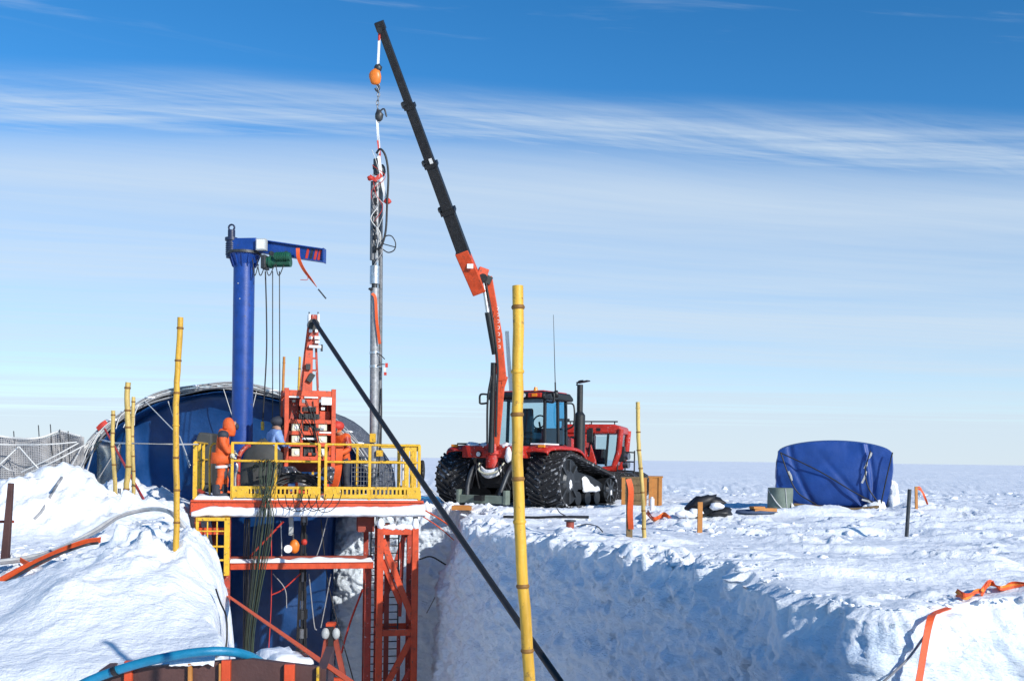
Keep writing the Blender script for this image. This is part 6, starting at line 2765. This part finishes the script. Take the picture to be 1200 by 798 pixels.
for a, b in (((1015, 552), (1010, 566)), ((1010, 585), (1023, 589)), ((1021, 530), (1018, 537)), ((1016, 541), (1013, 549)), ((924, 552), (928, 563))):
    m = MB()
    m.ribbon([lp(*a, -.15), lp((a[0] + b[0]) / 2 + 1, (a[1] + b[1]) / 2, -.17), lp(*b, -.15)], .05, .006, (1, 0, .3))
    m.build('rope_tail', PALEHOSE, ld)
m = MB()
m.tube(sm([lp(930, 591.5, -.18), lp(970, 595, -.22), lp(1000, 597, -.22), lp(1030, 594, -.18)], 6), .05, 8)
m.build('edge_pole', WOOD, ld)
m = MB()
m.tube(sm([lp(929, 594, -.2), lp(970, 598, -.24), lp(1000, 600.5, -.24), lp(1032, 597, -.2)], 6), .035, 8)
m.build('edge_pole', ROPE, ld)
m = MB()
m.bb(W0 + .4, W1 - .5, .1, DEP, .0, zbl - .02)
m.build('sledge_box', NAVYTARP, ld)
for y in (.15, DEP - .3):
    m = MB()
    m.bb(W0 + .2, W1 - .2, y, y + .15, -.05, .1)
    m.build('runner', DARKSTEEL, ld)
for px, py, rr in ((944, 601, .12), (938, 599, .1), (1018, 598, .18), (1028, 595, .22), (958, 600, .06)):
    m = MB()
    q = lp(px, py, -.15)
    m.blob((q.x, -.12, q.z), (rr, .1, rr * .8), px, .5, 10, 8)
    m.build('snow_lump', LOOSE, ld)
m = MB()
q = lp(1020, 600, -.25)
m.blob((q.x, -.2, q.z - .03), (.3, .12, .05), 2, .6, 10, 7)
m.build('black_scrap', CHARCOAL, ld)
m = MB()
m.tube([lp(957, 595, -.25), lp(959, 606, -.3)], .015, 6)
m.build('peg', STEEL, ld)
m = MB()
q = lp(1047, 560, .6)
m.blob((W1 + .05, .5, .35), (.2, .5, .5), 5, .4, 12, 9)
m.build('snow_lump', LOOSE, ld)
# sliding pale board at the right edge of the load
m = MB()
m.ribbon(sm([lp(1046, 567, .1), lp(1048, 577, .05), lp(1044, 588, .05)], 5), .1, .02, (1, 0, 0))
m.build('white_flap', WHITE, ld)

# drum wrapped in canvas
DYd = 25.9
dc = P(914, 604, DYd)
dzg = gz(dc.x, DYd)
dr = thing('wrapped_drum', 'grey-green canvas wrapped drum beside the blue covered load', 'drum', (dc.x, DYd, dzg))
htop = P(914, 572, DYd).z - dzg
rad = 14.5 / 1200 * DYd
m = MB()
rows = []
for j in range(13):
    f = j / 12
    rows.append([(rad * (1 + .05 * mnoise.noise(Vector((i * .5, f * 3, 2))) + .05 * (1 - f) * math.sin(i * 1.3)) * math.cos(2 * math.pi * i / 28),
                  rad * (1 + .05 * mnoise.noise(Vector((i * .5, f * 3, 2)))) * math.sin(2 * math.pi * i / 28), -.05 + (htop + .05) * f) for i in range(29)])
m.grid(rows)
m.build('canvas', OLIVE, dr)
m = MB()
m.cyl((0, 0, htop - .04), (0, 0, htop + .01), rad * .97, n=28)
m.build('lid', OLIVE, dr)
m = MB()
m.tube(sm([(-rad, -.05, htop * .95), (-rad * .6, -rad * .85, htop * .5), (0, -rad * 1.03, .1)], 5), .014, 6)
m.tube([(rad * .15, -rad * 1.02, htop), (rad * .3, -rad * 1.0, .1)], .008, 5)
m.build('cord', ROPE, dr)
m = MB()
m._add([(rad * .7, -rad * .8, htop * .45), (rad * 1.5, -rad * .5, 0), (rad * .6, -rad * 1.1, 0), (rad * .8, -rad * .7, htop * .4)], [(0, 1, 2)])
m.build('loose_corner', ROPE, dr, solid=.01)
# planks and black heap
m = MB()
q = G(892, 601)
m.box(q + Vector((.05, 0, .07)), (.55, .3, .09), Matrix.Rotation(.2, 3, 'Z'))
m.box(q + Vector((-.12, -.1, .13)), (.3, .2, .05), Matrix.Rotation(.35, 3, 'Z'))
tag(m.build('wooden_plank', PLY), 'yellow-brown wooden planks lying next to the wrapped drum', 'plank')
q = G(885, 602)
m = MB()
m.blob(q + Vector((.0, .1, .02)), (.5, .3, .06), 3, .3, 14, 7)  # low flattened blob, dark slate blue, lying on the snow
tag(m.build('dark_patch', paint('slate_blue', (.06, .09, .16), .8)), 'flat slate blue patch on the snow between heap and drum', 'sheet')
q = G(826, 604)
bh = thing('black_heap', 'crumpled black tarpaulin heap lying in the snow', 'tarpaulin', q)
for px, py, rx, rz2, rot in ((822, 590, .36, .17, -.5), (836, 588, .26, .13, .15), (843, 600, .30, .12, .1), (826, 598, .34, .15, 0)):
    m = MB()
    c = P(px, py, q.y)
    m.blob((0, 0, 0), (rx, .22, rz2), px, .5, 16, 11)
    Mx = Matrix.Translation(Vector((c.x, c.y, max(c.z, q.z + .03)))) @ Matrix.Rotation(rot, 4, 'Y')
    m.v = [tuple(Mx @ Vector(p)) for p in m.v]
    m.build('fold', CABLE, bh, w=True)
for px, py in ((815, 600), (840, 593), (808, 603), (800, 602)):
    m = MB()
    c = P(px, py, q.y - .3)
    m.blob(c, (.16, .12, .08), py, .5, 9, 7)
    m.build('snow_lump', LOOSE, bh, w=True)
# marker posts
for (px, py0, py1, w_, mt, tilt, lab) in ((820.5, 588, 624, .09, PLY, -3, 'orange wooden marker post in front of the black heap'),
                                          (737.5, 559, 629, .10, PLY, 0, 'weathered orange marker post beside the greenish bamboo pole')):
    q = G(px + tilt * .2, py1)
    t = thing('marker_post', lab, 'post', q)
    m = MB()
    m.beam(P(px, py0, q.y), q - Vector((0, 0, .1)), w_, w_ * .6, (0, 1, 0))
    m.build('stake', WOOD if px < 800 else mt, t, w=True, bevel=.006)
    if px < 800:
        m = MB()
        m.ribbon(sm([P(px - 1, 561, q.y - .05), P(px + 2, 575, q.y - .07), P(px + 1, 600, q.y - .07), P(px + 2, 620, q.y - .07)], 6), .09, .008, (1, .2, 0), .7)
        m.build('orange_tape', STRAP, t, w=True)
q = G(1062, 629)
t = thing('grey_stake', 'thin grey steel stake standing in the open snow', 'stake', q)
m = MB()
m.tube([P(1066, 573, q.y), q - Vector((0, 0, .1))], .035, 8)
m.build('rod', DARKSTEEL, t, w=True)
q = G(1074, 597)
t = thing('flag_post', 'short orange post with fluttering tape beyond the grey stake', 'post', q)
m = MB()
m.beam(P(1073.5, 570, q.y), q - Vector((0, 0, .1)), .06, .05, (0, 1, 0))
m.build('stake', PLY, t, w=True)
m = MB()
m.ribbon(sm([P(1074, 572, q.y), P(1080, 575, q.y), P(1084, 583, q.y), P(1087, 591, q.y)], 6), .05, .006, (0, 1, .6), 2.5)
m.ribbon(sm([P(1074, 571, q.y), P(1078, 571, q.y), P(1081, 577, q.y)], 5), .04, .006, (0, 1, .6), 1.5)
m.build('tape', STRAP, t, w=True)
# wooden crates behind the posts
cY = 27.2
for (px0, px1, py0, py1, mt, lab, nslat) in ((728, 758, 560, 598, WOOD, 'weathered wooden crate standing behind the marker post', 4),
                                             (760, 776, 559, 599, PLY, 'narrow orange plywood crate at the end of the weathered one', 1)):
    a, b = P(px0, py1, cY), P(px1, py0, cY)
    g0 = gz((a.x + b.x) / 2, cY)
    t = thing('wooden_crate', lab, 'crate', ((a.x + b.x) / 2, cY, g0), R(-8))
    w_, h_ = (b.x - a.x), b.z - g0
    m = MB()
    m.bb(-w_ / 2 + .03, w_ / 2 - .03, .02, .78, -.05, h_ - .02)
    m.build('box', mt, t)
    for k in range(nslat):
        m = MB()
        m.bb(-w_ / 2, w_ / 2, -.012, .018, h_ * k / nslat + .006, h_ * (k + 1) / nslat - .006)
        m.build('slat', mt, t, bevel=.004)
    for sx in (-1, 1):
        m = MB()
        m.bb(sx * (w_ / 2 - .05) - .045, sx * (w_ / 2 - .05) + .045, -.04, -.014, 0, h_)
        m.build('batten', PLY, t, bevel=.004)
    m = MB()
    m.bb(-w_ / 2 - .02, w_ / 2 + .02, -.03, .8, h_ - .02, h_ + .02)
    m.build('lid', mt, t, bevel=.004)
t = thing('white_bottle', 'small white canister standing before the plywood crate', 'canister', G(764, 598))
m = MB()
q = G(764, 598)
m.cyl(q, P(764, 584, q.y), .055, n=14)
m.build('body', WHITE, t, w=True)
m = MB()
c = P(764, 583, q.y)
m.cyl(P(764, 584, q.y), c + Vector((0, 0, .02)), .03, n=12)
m.build('cap', WHITE, t, w=True)
# orange webbing heaps
for lab, pix, yy in (('orange webbing bundle lying behind the greenish bamboo pole', ((757, 606), (763, 612), (770, 614), (776, 607), (783, 610)), None),
                     ('orange tape tangled in the snow on the right rim', ((1120, 706), (1131, 708), (1143, 704), (1152, 701)), None),
                     ('orange-red tape trailing along the right rim towards the frame edge', ((1150, 703), (1160, 696), (1172, 700), (1185, 696), (1205, 695)), None)):
    t = thing('orange_tape', lab, 'tape', G(*pix[0]))
    for k in range(3):
        m = MB()
        pts = [G(a, b) + Vector((.03 * k, .06 * k, .04 + .04 * abs(math.sin(i * 2 + k)))) for i, (a, b) in enumerate(pix)]
        r_ = pts[0].y / 20
        m.ribbon(sm(pts, 5), (.05 + .012 * k) * r_, .006, (0, .8, .5), .7 + .5 * k)
        m.build('tape_fold', STRAP if k != 1 else paint('amber_tape', (.85, .25, .02), .5), t, w=True)
# orange strap hanging over the near right rim
m = MB()
m.ribbon(sm([onwall(1112, 712, .05), onwall(1097, 718, .1), onwall(1089, 730, .16), onwall(1076, 803, .22)], 8), .06, .006, (1, .3, 0), .2)
tag(m.build('rim_strap', STRAP), 'orange strap hanging down the near sunlit snow face', 'strap')
m = MB()
m.tube(sm([onwall(1088, 738, .16), onwall(1066, 769, .1), onwall(1048, 787, .05), onwall(1030, 803, .02)], 5), .011, 6)
tag(m.build('thin_line', GREYROPE), 'thin grey cord slanting down the sunlit snow face from the strap', 'cord')
# small pump and cable on the snow
q = G(668, 619)
t = thing('small_pump', 'small rusty pump with wire handle on the trampled snow', 'pump', q)
m = MB()
m.cyl(q + Vector((0, 0, -.02)), q + Vector((0, 0, .13)), .075, n=14)
m.build('body', RUST, t, w=True)
m = MB()
m.cyl(q + Vector((0, 0, .13)), q + Vector((0, 0, .155)), .11, n=14)
m.build('cap', DARKSTEEL, t, w=True)
m = MB()
m.tube(sm([q + Vector((-.02, 0, .2)), q + Vector((-.2, 0, .3)), q + Vector((-.25, 0, .42)), q + Vector((-.12, 0, .46))], 5), .012, 6)
m.build('wire_handle', DARKSTEEL, t, w=True)
for lab, pix, r_ in (('dark flat cable lying on the snow behind the small pump', ((590, 607), (625, 608), (655, 607), (690, 609)), .03),
                     ('thin cable curling across the snow beside the small pump', ((676, 620), (688, 616), (700, 619), (706, 625)), .012)):
    m = MB()
    m.tube(sm([G(a, b) + Vector((0, 0, .03)) for a, b in pix], 6), r_, 6)
    tag(m.build('snow_cable', CABLE), lab, 'cable')
m = MB()
q = G(540, 594)
m.box(P(541, 595, 26.0), (.5, .3, .1))
m.box(P(541, 593, 26.05), (.4, .2, .05))
tag(m.build('timber_block', PLY), 'yellow timber block lying at the trench end by the left track', 'timber')
# lines at the trench end
for lab, pts, mt, r_ in (('orange line stretched along the trench end towards the tractor', ((495, 596, 23), (520, 611, 24), (541, 628, 23.2)), STRAP, .016),
                         ('second orange line beside the tower top', ((494, 604, 22.8), (515, 618, 23.5), (540, 640, 23.0)), STRAP, .012),
                         ('dark rope lying on the trench end wall', ((492, 655, 25.5), (505, 652, 26.0), (520, 660, 26.2), (533, 668, 26.2)), CABLE, .02),
                         ('thin white wire beside the platform corner', ((492, 560, 23), (505, 573, 24), (525, 592, 25.5)), ROPE, .012)):
    m = MB()
    m.tube(sm([P(*q) for q in pts], 6), r_, 6)
    tag(m.build('end_line', mt), lab, 'line')
# thin frosted pole strapped beside the near bamboo
m = MB()
m.ribbon(sm([P(594, 388, 4.25), P(596, 420, 4.25), P(599, 458, 4.25)], 6), .016, .003, (1, .2, 0), .5)
tag(m.build('frost_tape', WHITE), 'strip of pale frosted tape hanging on the thick bamboo pole', 'tape')
